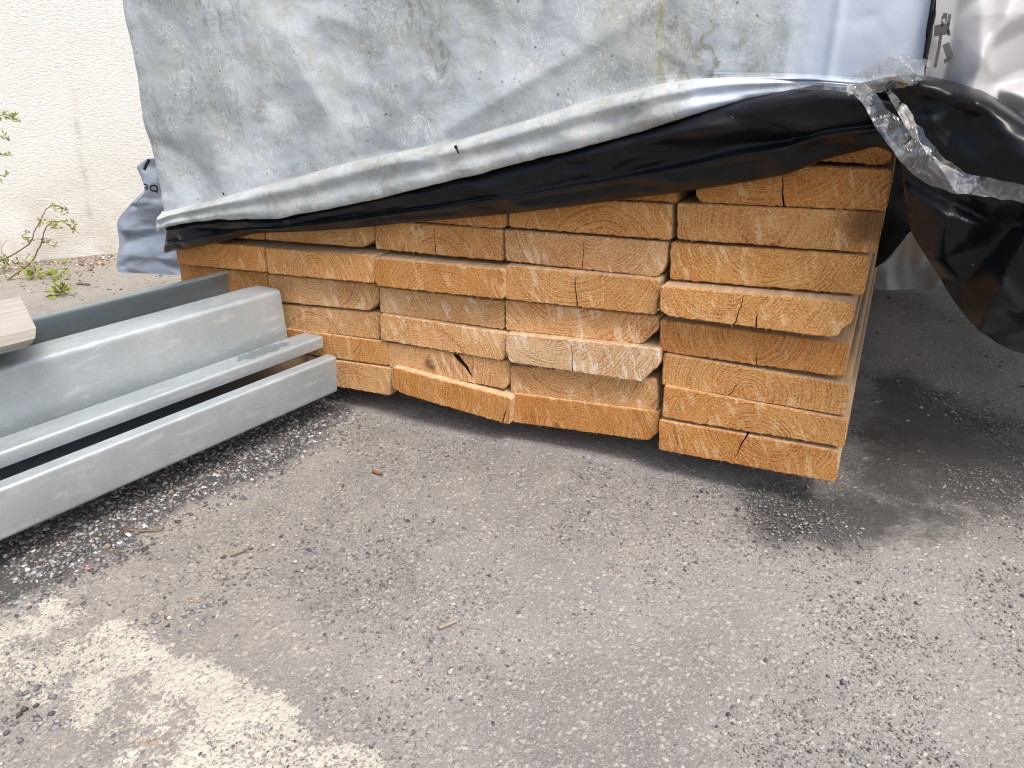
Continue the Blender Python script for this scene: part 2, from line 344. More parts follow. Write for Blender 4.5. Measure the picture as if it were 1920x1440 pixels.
def mat_ground():
    s = NT('worn_asphalt'); v = s.obj()
    paint, damp_shade, dirt = s.attr('paint'), s.attr('damp_shade'), s.attr('dirt')
    dn = s.noise(v, 14, 6, .7); damp_shade = s.math('MULTIPLY', s.step(s.math('ADD', damp_shade, s.math('MULTIPLY', s.math('SUBTRACT', dn, .5), .9)), .22, .60), .95)
    wv = s.n('VectorMath', operation='ADD'); s.L(v, wv.inputs[0])
    wn = s.n('VectorMath', operation='SCALE'); s.L(s.noise(v, 120, 2, out=1), wn.inputs[0]); wn.inputs['Scale'].default_value = .006; s.L(wn.outputs[0], wv.inputs[1]); w = wv.outputs[0]
    big = s.noise(v, 2.4, 5, .6); mid = s.noise(v, 16, 5, .65); fine = s.noise(v, 560, 3, .8); gr = s.noise(v, 270, 4, .7)
    va = s.vor(w, 175); ca = s.n('SeparateColor'); s.L(va.outputs['Color'], ca.inputs[0])
    vb = s.vor(w, 96); cb = s.n('SeparateColor'); s.L(vb.outputs['Color'], cb.inputs[0])
    c = s.mix(s.step(big, .36, .64), (.19, .181, .170), (.285, .273, .254))
    c = s.mix(s.math('MULTIPLY', s.step(mid, .45, .7), .4), c, (.32, .302, .275))
    # fine stones
    ka = s.math('MULTIPLY', s.math('SUBTRACT', 1.0, s.step(va.outputs['Distance'], .25, .5)), s.step(ca.outputs[0], .35, .42))
    sc = s.ramp(ca.outputs[1], [(0, (.17, .17, .17)), (.2, (.30, .29, .275)), (.5, (.45, .425, .385)), (.8, (.52, .49, .44)), (1, (.68, .65, .58))])
    c = s.mix(s.math('MULTIPLY', ka, .5), c, sc)
    # larger stones
    kb = s.math('MULTIPLY', s.math('SUBTRACT', 1.0, s.step(vb.outputs['Distance'], .22, .42)), s.step(cb.outputs[0], .58, .64))
    sb = s.ramp(cb.outputs[1], [(0, (.24, .24, .24)), (.35, (.42, .40, .375)), (.7, (.44, .415, .375)), (.93, (.56, .49, .37)), (1, (.48, .37, .30))])
    c = s.mix(s.math('MULTIPLY', kb, .22), c, sb)
    c = s.mix(s.math('MULTIPLY', s.step(fine, .52, .66), .7), c, (.54, .515, .47))
    c = s.mix(s.math('MULTIPLY', s.math('SUBTRACT', 1.0, s.step(gr, .32, .43)), .62), c, (.10, .096, .09))
    rust = s.math('MULTIPLY', s.step(s.noise(v, 31, 3), .71, .80), .3); c = s.mix(rust, c, (.50, .30, .14))
    # trodden dust and earth beside the wall
    c = s.mix(s.math('MULTIPLY', dirt, s.step(mid, .30, .62)), c, s.mix(s.step(gr, .4, .6), (.27, .23, .185), (.41, .365, .30)))
    c = s.mix(s.math('MULTIPLY', damp_shade, .8), c, s.mix(.5, (.035, .034, .035), c, 'MULTIPLY'))  # darkens the damp soil and the painted shade alike
    # worn cream paint
    pn = s.math('ADD', s.math('MULTIPLY', s.math('SUBTRACT', s.noise(v, 38, 6, .78), .5), 1.6), s.math('MULTIPLY', s.math('SUBTRACT', gr, .5), .9))
    pm = s.step(s.math('ADD', paint, pn), .43, .52)
    pit = s.math('MULTIPLY', s.step(gr, .34, .42), s.step(s.noise(w, 170, 5, .8, 1.5), .40, .49))
    pm = s.math('MULTIPLY', pm, pit)
    pc = s.mix(s.step(mid, .4, .7), (.54, .515, .425), (.64, .615, .52))
    c = s.mix(s.math('MULTIPLY', pm, .8), c, pc)
    h = s.math('ADD', s.math('MULTIPLY', gr, 1.1), s.math('MULTIPLY', fine, .35))
    h = s.math('ADD', h, s.math('MULTIPLY', s.math('MULTIPLY', ka, s.math('SUBTRACT', .6, va.outputs['Distance'])), 1.0))
    h = s.math('ADD', h, s.math('MULTIPLY', s.math('MULTIPLY', kb, s.math('SUBTRACT', .6, vb.outputs['Distance'])), 1.8))
    s.set(Base_Color=c, Roughness=s.math('SUBTRACT', .9, s.math('MULTIPLY', damp_shade, .25)), Normal=s.bump(h, .65, .0026)); s.b.inputs['Specular IOR Level'].default_value = .25
    return s.m
def mat_vcol(name, rough=.8, bsc=400, bst=.4):
    s = NT(name); c = s.attr('col', out='Color'); v = s.obj()
    n = s.noise(v, bsc, 3, .7); c = s.mix(.45, c, s.mix(n, (.55, .55, .55), (1.35, 1.33, 1.3)), 'MULTIPLY')
    s.set(Base_Color=c, Roughness=rough, Normal=s.bump(n, bst, .001)); return s.m
def mat_plain(name, c, rough=.7, c2=None, sc=60, spec=.3):
    s = NT(name); v = s.obj(); n = s.noise(v, sc, 4, .65)
    s.set(Base_Color=s.mix(s.step(n, .3, .7), c, c2 or tuple(k*.7 for k in c)), Roughness=rough); s.b.inputs['Specular IOR Level'].default_value = spec; return s.m

END = mat_endgrain()
SIDE = mat_plank('planed_board_side', (.52, .36, .21), (.66, .49, .31), (.44, .27, .13))
GREYWOOD = mat_plank('weathered_grey_wood', (.46, .42, .37), (.62, .57, .50), (.36, .32, .28), (75, 75, 75))
FILM, HEM = mat_film(), mat_film(True)
BLACK = mat_black()
WHITE = mat_simple_film('white_film', (.39, .385, .385), (.46, .455, .455), .42, 13, .15, transl=-1)
BLUE = mat_simple_film('blue_grey_film', (.26, .305, .37), (.35, .40, .47), .38, 15, .25)
INK = mat_plain('black_print', (.015, .015, .018), .5)
CLEAR = mat_tape()

# ------------------------------------------------------------------ the setting: ground
def axis(a, b, st, lo, hi):
    core = list(np.arange(a, b, st)); L = []; x = a; d = st
    while x > lo: d *= 1.5; x -= d; L.append(x)
    R = []; x = core[-1]; d = st
    while x < hi: d *= 1.5; x += d; R.append(x)
    return np.array(L[::-1]+core+R)
xs = axis(-2.7, 1.0, .0115, -60, 60); ys = axis(-.75, 2.3, .0115, -60, 60)
GX, GY = np.meshgrid(xs, ys)
P2 = np.stack([GX, GY], -1)
def gpoly(pts): return [tuple(onz(*p)[:2]) for p in pts]
zc = lambda L: [(x/2.667, 1100+y/2.667) for x, y in L]
PAINT = [gpoly(zc(L)) for L in (
    [(150, 110), (260, 35), (300, 60), (310, 90), (440, 110), (400, 150), (290, 160), (250, 240), (90, 250), (0, 300), (-120, 330), (-120, 230), (0, 200), (110, 180), (200, 140)],
    [(460, 250), (480, 210), (570, 160), (635, 190), (700, 220), (770, 260), (860, 310), (900, 370), (1060, 380), (1110, 400), (1180, 460), (1280, 500), (1290, 530), (1410, 540), (1420, 600), (1540, 640), (1570, 710), (1500, 780), (1550, 790), (1760, 755), (1880, 830), (1930, 960), (1900, 1150), (700, 1150), (780, 960), (880, 850), (900, 780), (1000, 730), (1030, 690), (960, 640), (930, 580), (850, 540), (790, 500), (700, 440), (560, 500), (540, 600), (430, 680), (330, 650), (400, 560), (350, 530), (340, 480), (420, 400), (300, 440), (180, 490), (60, 480), (-60, 430), (-60, 390), (150, 380), (300, 320), (330, 290), (420, 290)],
    [(190, 540), (260, 520), (290, 570), (270, 585), (200, 575)])]
paint = np.zeros(GX.shape)
for pl in PAINT: paint = np.maximum(paint, np.clip(.5+polydist(P2, pl)/.035, 0, 1))
for pl in [gpoly([(-60, 1150), (110, 1130), (250, 1170), (340, 1240), (470, 1290), (560, 1340), (640, 1400), (720, 1480), (160, 1480), (60, 1350), (-60, 1300)])]: paint = np.maximum(paint, .43*np.clip(.5+polydist(P2, pl)/.06, 0, 1))
weak = gpoly(zc([(420, 270), (900, 330), (900, 420), (760, 500), (560, 480), (420, 400)]))
paint -= .17*np.clip(.5+polydist(P2, weak)/.05, 0, 1)
damp_shade = np.zeros(GX.shape)  # damp patches, with the shade right of the stack painted in
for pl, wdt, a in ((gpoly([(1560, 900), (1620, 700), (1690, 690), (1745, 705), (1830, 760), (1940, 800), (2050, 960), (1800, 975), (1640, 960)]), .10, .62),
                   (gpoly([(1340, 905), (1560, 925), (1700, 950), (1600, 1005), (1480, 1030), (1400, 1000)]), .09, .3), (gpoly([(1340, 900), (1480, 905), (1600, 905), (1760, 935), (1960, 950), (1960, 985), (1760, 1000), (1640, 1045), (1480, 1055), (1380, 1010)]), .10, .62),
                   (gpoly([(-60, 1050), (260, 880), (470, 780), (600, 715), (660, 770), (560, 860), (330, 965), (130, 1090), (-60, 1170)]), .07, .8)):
    damp_shade = np.maximum(damp_shade, a*np.clip(.5+polydist(P2, pl)/wdt, 0, 1))
WD = np.array([.6746, .7382, 0]); W0 = onz(22, 493); WN = np.array([.7382, -.6746, 0])
wd = (GX-W0[0])*WN[0]+(GY-W0[1])*WN[1]
dirt = np.clip(1.0-np.maximum(wd-.18, 0)/.75, 0, 1)*.95
dirt = np.maximum(dirt, .55*np.clip(.5+polydist(P2, gpoly([(-60, 1010), (300, 880), (620, 740), (560, 940), (420, 1120), (620, 1440), (-60, 1440)]))/.25, 0, 1))
Z = np.zeros(GX.shape)
core = (GX > -2.7) & (GX < 1.0) & (GY > -.75) & (GY < 2.3)
cp = np.stack([GX[core], GY[core], np.zeros(core.sum())], -1)
Z[core] = fbm(cp, 5, 3)*.0035 + fbm(cp, 34, 3, 3.)*.0011
me = mesh('ground', np.stack([GX, GY, Z], -1).reshape(-1, 3), grid_faces(*GX.shape)[:, ::-1])
for nm, a in (('paint', paint), ('damp_shade', damp_shade), ('dirt', dirt)): setattr_f(me, nm, a)
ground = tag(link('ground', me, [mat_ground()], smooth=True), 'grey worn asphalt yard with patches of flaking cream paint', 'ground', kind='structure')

# ------------------------------------------------------------------ the rendered wall
a0, b0 = W0-WD*2.2, W0+WD*4.2
nu, nv = 300, 160
wall_pts = np.zeros((nv, nu, 3)); crack = np.zeros((nv, nu))
ck = [onpl(x, y, W0, WN) for x, y in ((128, 0), (132, 110), (140, 180), (147, 260), (158, 330), (165, 380), (170, 425))]
ck = np.array([((p-W0)@WD, p[2]) for p in ck])
uu = np.r_[np.linspace(-2.2, 1.2, nu-20), np.linspace(1.2, 4.2, 21)[1:]]; vv = np.r_[np.linspace(0, 1.3, nv-20), np.linspace(1.3, 3.4, 21)[1:]]
UU, VV = np.meshgrid(uu, vv); uv = np.stack([UU, VV], -1)
wall_pts[:] = W0+UU[..., None]*WD+np.array([0, 0, 1.])*VV[..., None]
dist = np.full(UU.shape, 9.)
for i in range(len(ck)-1): dist = np.minimum(dist, seg_dist(uv, ck[i], ck[i+1])[0])
crack = np.clip(1-dist/.007, 0, 1)*np.clip((ck[2][1]+.05-VV)/.12, .22, 1)*np.clip(.75+.8*fbm(np.stack([UU, VV, VV*0], -1), 28, 3), .1, 1)
V = wall_pts.reshape(-1, 3); Fs = grid_faces(nv, nu)
nV = len(V); back = [W0-WD*2.2-WN*.2, W0+WD*4.2-WN*.2, W0+WD*4.2-WN*.2+np.array([0, 0, 3.4]), W0-WD*2.2-WN*.2+np.array([0, 0, 3.4])]
Vall = np.r_[V, np.array(back)]; c00, c10, c11, c01 = 0, nu-1, nV-1, nV-nu
Fall = [tuple(f) for f in Fs]+[(nV, nV+1, nV+2, nV+3), (c00, nV, nV+3, c01), (c10, c11, nV+2, nV+1), (c01, nV+3, nV+2, c11)]
me = mesh('wall', Vall, Fall); setattr_f(me, 'crack', np.r_[crack.ravel(), np.zeros(4)])
tag(link('rendered_wall', me, [mat_wall()]), 'cream wall of rough render with a thin grey crack', 'wall')

# ------------------------------------------------------------------ the boards
z7 = lambda x, y: (300+x/2.909, 400+y/2.909)
z8 = lambda x, y: (900+x/2.181, 260+y/2.181)
z9 = lambda x, y: (1220+x/3.43, 500+y/3.43)
LEN = 1.8
def board(poly, z, d, ring, tone, label, notches=(), knot=(0, 0, 0), fuzz=1.0, rough=.00025):
    """poly: outline of the sawn end (clockwise from the upper left); notches: (edge base, tip, half width) splits that run in from an edge"""
    q = [ony(*z(*p), -d)[[0, 2]] for p in poly]
    c = np.mean([q[0], q[1], q[-1], q[-2]], 0)
    pts = []; n = len(q)
    for i in range(n):                                     # rounded corners
        p0, p1, p2 = q[i-1], q[i], q[(i+1) % n]
        a, b = p0-p1, p2-p1; la, lb = np.linalg.norm(a), np.linalg.norm(b)
        r = min(.0032, la*.3, lb*.3)
        s0, s1 = p1+a/la*r, p1+b/lb*r
        for t in (0, .5, 1): pts.append((1-t)**2*s0+2*t*(1-t)*p1+t*t*s1)
    fine = []                                              # resample with a sawn, slightly ragged edge
    for i in range(len(pts)):
        a, b = pts[i], pts[(i+1) % len(pts)]; L = np.linalg.norm(b-a); k = max(1, int(L/.0032))
        nrm = np.array([b[1]-a[1], a[0]-b[0]])/(L+1e-9)    # inward or outward, only used for jitter
        for j in range(k):
            t = j/k; p = a+(b-a)*t
            if j: p = p+nrm*random.gauss(0, rough*(1.5 if b[0] < a[0] else .7))
            fine.append((p, 0))
    for base, tip, hw in notches:                          # splits
        bq, tq = ony(*z(*base), -d)[[0, 2]], ony(*z(*tip), -d)[[0, 2]]
        ds = [np.linalg.norm(p-bq) if not f else 9 for p, f in fine]; i = int(np.argmin(ds))
        e = fine[(i+1) % len(fine)][0]-fine[i-1][0]; e = e/np.linalg.norm(e)
        ax = tq-fine[i][0]; L = np.linalg.norm(ax); pr = np.array([-ax[1], ax[0]])/L; pr = pr*np.sign(pr@e)
        ks = 7; zig = [random.gauss(0, .0005) for _ in range(ks)]
        hw = hw*.62+.0002; left = [fine[i][0]+ax*t+pr*(zig[m]-hw*(1-t)**.5) for m, t in enumerate(np.linspace(0, .9, ks))]
        right = [fine[i][0]+ax*t+pr*(zig[m]+hw*(1-t)**.5) for m, t in enumerate(np.linspace(0, .9, ks))]
        fine[i:i+1] = [(p, 1) for p in left]+[(fine[i][0]+ax, 1)]+[(p, 1) for p in right[::-1]]
    pl = np.array([p for p, f in fine])-c; fl = np.array([f for p, f in fine]); n = len(pl)
    nx, pv = np.roll(pl, -1, 0), np.roll(pl, 1, 0); tg = nx-pv; tg /= np.linalg.norm(tg, axis=1)[:, None]+1e-9
    inn = np.stack([tg[:, 1], -tg[:, 0]], 1)               # outline runs clockwise, so inward is to the right
    insl = pl+inn*np.where(fl, 0.0, .0011)[:, None]
    wob = np.array([random.gauss(0, .0003) for _ in range(n)])
    V = [(p[0], wob[i]*.6, p[1]) for i, p in enumerate(insl)] + [(p[0], .0013+wob[i], p[1]) for i, p in enumerate(pl)]
    twist = random.gauss(0, .004)
    for k, yv in enumerate((.12, .5, 1.0, LEN)):
        V += [(p[0], yv, p[1]+twist*yv*.12) for p in pl]
    bm = bmesh.new(); vs = [bm.verts.new(v) for v in V]
    from mathutils.geometry import delaunay_2d_cdt
    tv, _, tf, ov, _, _ = delaunay_2d_cdt([Vector((p[0], p[1])) for p in insl], [], [list(range(n))], 1, 1e-7)
    def tri(base, yv, flip):
        idx = [base+o_[0] if o_ else None for o_ in ov]
        nv = [vs[i] if i is not None else bm.verts.new((t[0], yv, t[1])) for i, t in zip(idx, tv)]
        for f in tf:
            if len(set(nv[k] for k in f)) == len(f):
                try: bm.faces.new([nv[k] for k in (f[::-1] if flip else f)]).material_index = 0
                except ValueError: pass
    tri(0, 0, False); tri(5*n, LEN, True)
    for k in range(5):
        for i in range(n):
            j = (i+1) % n; f = bm.faces.new((vs[k*n+i], vs[k*n+j], vs[(k+1)*n+j], vs[(k+1)*n+i])); f.material_index = 3 if fl[i] and fl[j] else (0 if k == 0 else 1)
    # torn fibres along the lower edge and the corners
    low = [i for i in range(n) if not fl[i] and tg[i, 0] < -.7]; side = [i for i in range(n) if not fl[i] and abs(tg[i, 1]) > .7]
    for i in random.choices(low, k=int(26*max(fuzz-.55, .1)))+random.choices(side or low, k=int(8*max(fuzz-.75, 0))):
        p = pl[i]; o_ = -inn[i]; L = abs(random.gauss(.0006, .0009))+.0004
        dr = Vector((o_[0]*L+random.gauss(0, .0016), -abs(random.gauss(0, .0010)), o_[1]*L-random.random()*.0006)); w = .00015+random.random()*.0002
        b0 = Vector((p[0]-tg[i, 0]*w, .0002, p[1]-tg[i, 1]*w)); b1 = Vector((p[0]+tg[i, 0]*w, .0002, p[1]+tg[i, 1]*w))
        try:
            t = bm.faces.new([bm.verts.new(k) for k in (b0, b1, (b0+b1)/2+dr)]); t.material_index = 2
        except ValueError: pass
    bmesh.ops.recalc_face_normals(bm, faces=bm.faces)
    me = bpy.data.meshes.new('wooden_board'); bm.to_mesh(me); bm.free()
    o = link('wooden_board', me, [END, SIDE, SPLINTER, CRACK_SHADE]); o.location = (c[0], -d, c[1])
    w_, h_ = np.ptp(pl[:, 0]), np.ptp(pl[:, 1])
    o['ring'] = (float(ring[0]*w_), float(ring[1]*h_), float(ring[2])); tj = random.uniform(.92, 1.07); tw = random.uniform(.94, 1.08); o.color = (tone[0]*tj, tone[1]*tj*tw**.5, tone[2]*tj*tw, 1)
    if knot[2]:
        kq = ony(*z(*knot[:2]), -d)[[0, 2]]-c; o['knot'] = (float(kq[0]), float(kq[1]), float(knot[2]))
    else: o['knot'] = (9., 9., .001)
    tag(o, label, 'board', 'sawn boards stacked in the bundle')
    return o
CRACK_SHADE = mat_plain('crack_shade', (.035, .018, .008), .95, (.07, .035, .015))  # dark brown walls paint the shade inside the splits
SPLINTER = mat_plain('torn_fibre', (.55, .34, .16), .9, (.70, .50, .28))
OR, MD, PL, PP = (.88, .79, .64), (.95, .94, .88), (1.0, 1.10, 1.28), (1.0, 1.24, 1.75)
CN = ['leftmost column', 'second column from the left', 'middle column', 'second column from the right', 'rightmost column']
RN = ['bottom', 'second', 'third', 'fourth', 'fifth', 'sixth', 'seventh', 'eighth', 'ninth']
def bl(adj, c, r, extra=''):
    if c == 1 and r == 5: extra = ''
    pos = 'at the bottom of' if r == 0 else f'{RN[r]} from the bottom in'
    return f'{adj} board {pos} the {CN[c]}{extra}'
def gridq(c, r): # nominal place in the pile for boards mostly behind the beams
    x0, z0 = -1.0+c*.2, H0+r*.0417; return x0, z0
def proj(P):
    d = np.asarray(P)-CAM; z = d@FW; return 960+F*(d@RT)/z, 720-F*(d@UP)/z
ident = lambda x, y: (x, y)
for r in range(3):
    x0, z0 = gridq(0, r)
    quad = [proj((x0+dx, 0, z0+dz)) for dx, dz in ((.004, .0385), (.197, .0385), (.197, 0), (.004, 0))]
    board(quad, ident, .002*r, (.1, -1.6, 260), MD, bl('sawn', 0, r, ', behind the steel beams'))
B = board
B([(105, 282), (583, 326), (590, 470), (118, 400)], z7, 0, (.3, 1.3, 240), OR, bl('orange sawn', 0, 3))
B([(80, 145), (568, 183), (580, 322), (95, 278)], z7, .014, (-.1, 1.2, 260), OR, bl('orange sawn', 0, 4))
B([(60, 60), (568, 72), (568, 147), (70, 103)], z7, 0, (.1, -1, 260), OR, bl('topmost visible', 0, 5))
B([(690, 768), (1258, 845), (1258, 940), (1256, 995), (690, 900)], z7, .006, (.2, -1.3, 230), PL, bl('light brown', 1, 0), fuzz=1.3)
B([(610, 620), (1238, 705), (1245, 833), (620, 742)], z7, .004, (.05, 1.1, 270), OR, bl('dark orange', 1, 1))
B([(600, 490), (1195, 545), (1195, 688), (610, 618)], z7, 0, (-.1, -1.2, 250), PL, bl('pale rough', 1, 2), fuzz=1.6)
B([(587, 333), (1168, 388), (1185, 410), (1185, 488), (1140, 532), (600, 478)], z7, .003, (-.05, 1.25, 250), PL, bl('pale corner-chipped', 1, 3))
B([(573, 190), (1165, 231), (1172, 383), (590, 328)], z7, .018, (-.02, -.45, 260), MD, bl('round-ringed', 1, 4))
B([(570, 58), (1165, 62), (1166, 150), (1100, 187), (578, 146)], z7, 0, (.2, -1.4, 260), MD, bl('half covered', 1, 5, ' under the black film'))
B([(1262, 838), (1915, 1010), (1905, 1155), (1330, 988), (1265, 950)], z7, .016, (.06, .05, 250), OR, bl('sagging dark orange', 2, 0), notches=[((1866, 1146), (1893, 1048), .0013)])
B([(1240, 705), (1900, 810), (1897, 935), (1878, 960), (1246, 837)], z7, .004, (-.28, .3, 240), PL, bl('knotted', 2, 1, ' with a black hole'),
  notches=[((1610, 764), (1706, 888), .0062)], knot=(1470, 830, .013))
B([(1198, 548), (1888, 655), (1880, 780), (1866, 805), (1203, 690)], z7, .007, (-.15, -1.5, 270), PL, bl('pale rough', 2, 2), fuzz=1.6)
B([(1195, 403), (1878, 480), (1875, 635), (1200, 540)], z7, 0, (.35, 1.6, 260), PL, bl('pale sawn', 2, 3))
B([(1168, 243), (1873, 310), (1868, 470), (1190, 398), (1172, 370)], z7, .020, (.3, -1.5, 270), OR, bl('streaked orange', 2, 4))
B([(1168, 35), (1870, 90), (1868, 262), (1175, 195)], z7, 0, (0, -.9, 270), MD, bl('middle-split', 2, 5), notches=[((1506, 229), (1494, 70), .0009)], fuzz=1.3)
B([(1160, -110), (1885, -85), (1890, 62), (1868, 84), (1165, 24)], z7, 0, (.1, -1.2, 250), OR, bl('topmost visible', 2, 6))
B([(130, 1042), (733, 1120), (725, 1205), (690, 1235), (132, 1160)], z8, .004, (.0, -.6, 260), OR, bl('dark orange', 3, 0), knot=(312, 1165, .006))
B([(120, 928), (722, 985), (728, 1080), (722, 1121), (125, 1040)], z8, 0, (-.12, 1.0, 240), PL, bl('light brown', 3, 1))
B([(105, 795), (735, 860), (735, 922), (660, 995), (122, 915), (104, 870)], z8, .012, (.05, 1.5, 260), PP, bl('palest corner-cut', 3, 2), notches=[((379, 951), (375, 826), .0008)], fuzz=3.2)
B([(102, 660), (735, 728), (728, 782), (658, 842), (105, 784)], z8, .002, (-.05, 1.5, 210), PL, bl('wavy-grained corner-cut', 3, 3), fuzz=1.8)
B([(98, 518), (735, 578), (716, 722), (103, 657)], z8, .012, (-.04, 1.35, 260), MD, bl('centre-cracked', 3, 4), notches=[((396, 686), (387, 556), .0011)])
B([(98, 372), (768, 425), (757, 525), (728, 568), (105, 500)], z8, .002, (.08, 1.15, 270), PL, bl('fine-ringed', 3, 5), notches=[((416, 530), (426, 415), .0005)])
B([(118, 228), (785, 268), (782, 415), (118, 362)], z8, .003, (.1, -1.3, 250), OR, bl('dark orange', 3, 6))
B([(120, 95), (805, 120), (808, 264), (120, 222)], z8, 0, (.3, 1.2, 250), OR, bl('topmost visible', 3, 7))
B([(50, 985), (1205, 1190), (1203, 1330), (1185, 1390), (50, 1180)], z9, .012, (.12, .95, 260), OR, bl('cracked', 4, 0), notches=[((622, 1090), (537, 1238), .0011)])
B([(85, 765), (1272, 990), (1245, 1165), (70, 970)], z9, .010, (.04, -.9, 240), MD, bl('white-scuffed', 4, 1), fuzz=1.2)
B([(80, 560), (1272, 765), (1250, 965), (68, 760)], z9, .006, (.0, -.2, 230), MD, bl('round-ringed', 4, 2), notches=[((503, 830), (560, 742), .0007)])
B([(60, 340), (1285, 500), (1242, 714), (55, 545)], z9, .003, (.02, .5, 250), OR, bl('orange', 4, 3), notches=[((685, 632), (683, 548), .0006)])
B([(60, 125), (1300, 235), (1312, 300), (1285, 372), (1240, 388), (1205, 448), (1150, 457), (110, 320), (55, 275)], z9, .022, (.08, 1.15, 280), MD, bl('splintered', 4, 4, ' with a broken corner'),
  notches=[((532, 388), (606, 175), .0008), ((689, 407), (682, 285), .0012)], fuzz=1.6)
B([(780, 424), (1595, 478), (1570, 641), (775, 575)], z8, 0, (.02, 1.05, 260), (1.02, 1.03, .92), bl('yellowish fine-ringed', 4, 5))
B([(805, 262), (1655, 300), (1622, 471), (805, 411)], z8, .003, (-.05, .1, 230), MD, bl('smudged', 4, 6, ' with a dark knot'), knot=(1590, 345, .036))
B([(880, 90), (1690, 125), (1662, 296), (905, 262), (882, 235)], z8, .006, (.1, 2.0, 260), OR, bl('split', 4, 7), notches=[((1244, 278), (1236, 140), .0012)], fuzz=1.6)
B([(870, -75), (1690, -25), (1684, 88), (1645, 109), (880, 58)], z8, .002, (.1, -1.0, 250), (.75, .66, .56), bl('topmost visible', 4, 8))

for yb in (.38, 1.45):     # bearers that carry the pile
    bm = bmesh.new(); bmesh.ops.create_cube(bm, size=1, matrix=Matrix.Translation((-.5, yb, .0145)) @ Matrix.Diagonal((.94, .075, .028, 1)))
    bmesh.ops.bevel(bm, geom=bm.edges[:], offset=.003, segments=1)
    me = bpy.data.meshes.new('bearer'); bm.to_mesh(me); bm.free()
    tag(link('timber_bearer', me, [GREYWOOD]), 'square timber bearer under the '+('front' if yb < 1 else 'back')+' of the board stack', 'bearer', 'bearers under the board stack')

# ------------------------------------------------------------------ galvanised beams
E0 = onz(632, 735, H0+.01); dd = ray(1979, 138); BD = np.array([dd[0], dd[1], 0]); BD /= np.linalg.norm(BD); BN = np.array([BD[1], -BD[0], 0])
def fillet(path, r, k=5):
    p = [np.array(q, float) for q in path]; out = [p[0]]
    for i in range(1, len(p)-1):
        a, b = p[i-1]-p[i], p[i+1]-p[i]; la, lb = np.linalg.norm(a), np.linalg.norm(b); rr = min(r, la*.45, lb*.45)
        s0, s1 = p[i]+a/la*rr, p[i]+b/lb*rr
        out += [(1-t)**2*s0+2*t*(1-t)*p[i]+t*t*s1 for t in np.linspace(0, 1, k)]
    return np.array(out+[p[-1]])
def beam(path, along, t, mat, label, r=.0048, length=2.3, turn=1, inner=1):
    P = fillet(path, r); tg = np.gradient(P, axis=0); tg /= np.linalg.norm(tg, axis=1)[:, None]
    nr = np.stack([tg[:, 1], -tg[:, 0]], 1)*turn
    ring = np.r_[P, (P+nr*t)[::-1]]; n = len(ring); m = len(P)
    org = E0+BD*along; org[2] = 0
    st = [0, .002]+list(np.linspace(.05, length, 24)); V = []
    for k, a in enumerate(st):
        for q in (ring if k else ring*1.0): V.append((q[0], -a, q[1]))
    bm = bmesh.new(); vs = [bm.verts.new(v) for v in V]
    for k in range(len(st)-1):
        for i in range(n):
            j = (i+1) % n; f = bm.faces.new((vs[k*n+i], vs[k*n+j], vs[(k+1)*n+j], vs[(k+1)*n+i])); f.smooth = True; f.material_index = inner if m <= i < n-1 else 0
    for k in (0, len(st)-1):
        for i in range(m-1): bm.faces.new([vs[k*n+q] for q in (i, i+1, n-2-i, n-1-i)])
    bmesh.ops.recalc_face_normals(bm, faces=bm.faces)
    me = bpy.data.meshes.new('steel_beam'); bm.to_mesh(me); bm.free()
    o = link('steel_beam', me, [mat, ZCLEAN_SHADED]); o.location = org; o.rotation_euler.z = math.atan2(-BD[0], BD[1])
    me.set_sharp_from_angle(angle=math.radians(50))
    return tag(o, label, 'steel beam', 'galvanised steel beams beside the stack')
ZB = H0+.01; zz0 = H0-.05
ZDULL = mat_zinc(dull=True); ZINC = mat_zinc(); ZCLEAN_SHADED = mat_zinc(clean=True)
l1 = -.035
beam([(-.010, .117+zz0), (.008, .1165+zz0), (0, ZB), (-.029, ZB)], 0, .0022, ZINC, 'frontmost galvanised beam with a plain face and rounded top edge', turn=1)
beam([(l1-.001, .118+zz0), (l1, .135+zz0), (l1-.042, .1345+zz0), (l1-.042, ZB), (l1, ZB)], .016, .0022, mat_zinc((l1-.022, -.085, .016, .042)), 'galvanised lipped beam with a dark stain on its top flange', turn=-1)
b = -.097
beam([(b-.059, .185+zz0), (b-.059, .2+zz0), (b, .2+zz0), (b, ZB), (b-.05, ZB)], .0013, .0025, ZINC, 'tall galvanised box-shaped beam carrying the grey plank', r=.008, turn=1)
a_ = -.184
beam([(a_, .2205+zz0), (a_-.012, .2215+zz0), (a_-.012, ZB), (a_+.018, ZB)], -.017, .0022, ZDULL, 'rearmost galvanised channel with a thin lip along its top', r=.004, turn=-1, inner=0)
for al in (-.22, -1.35):
    ctr = E0+BD*al; ang = math.atan2(-BD[0], BD[1])
    bm = bmesh.new(); bmesh.ops.create_cube(bm, size=1, matrix=Matrix.Translation((-.175, 0, .0185)) @ Matrix.Diagonal((.13, .07, .037, 1))); bmesh.ops.bevel(bm, geom=bm.edges[:], offset=.003, segments=1)
    me = bpy.data.meshes.new('bearer'); bm.to_mesh(me); bm.free()
    o = link('timber_bearer', me, [GREYWOOD]); o.location = (ctr[0], ctr[1], 0.001); o.rotation_euler.z = ang
    tag(o, 'short timber bearer under the '+('near' if al < -1 else 'far')+' ends of the steel beams', 'bearer', 'bearers under the steel beams')

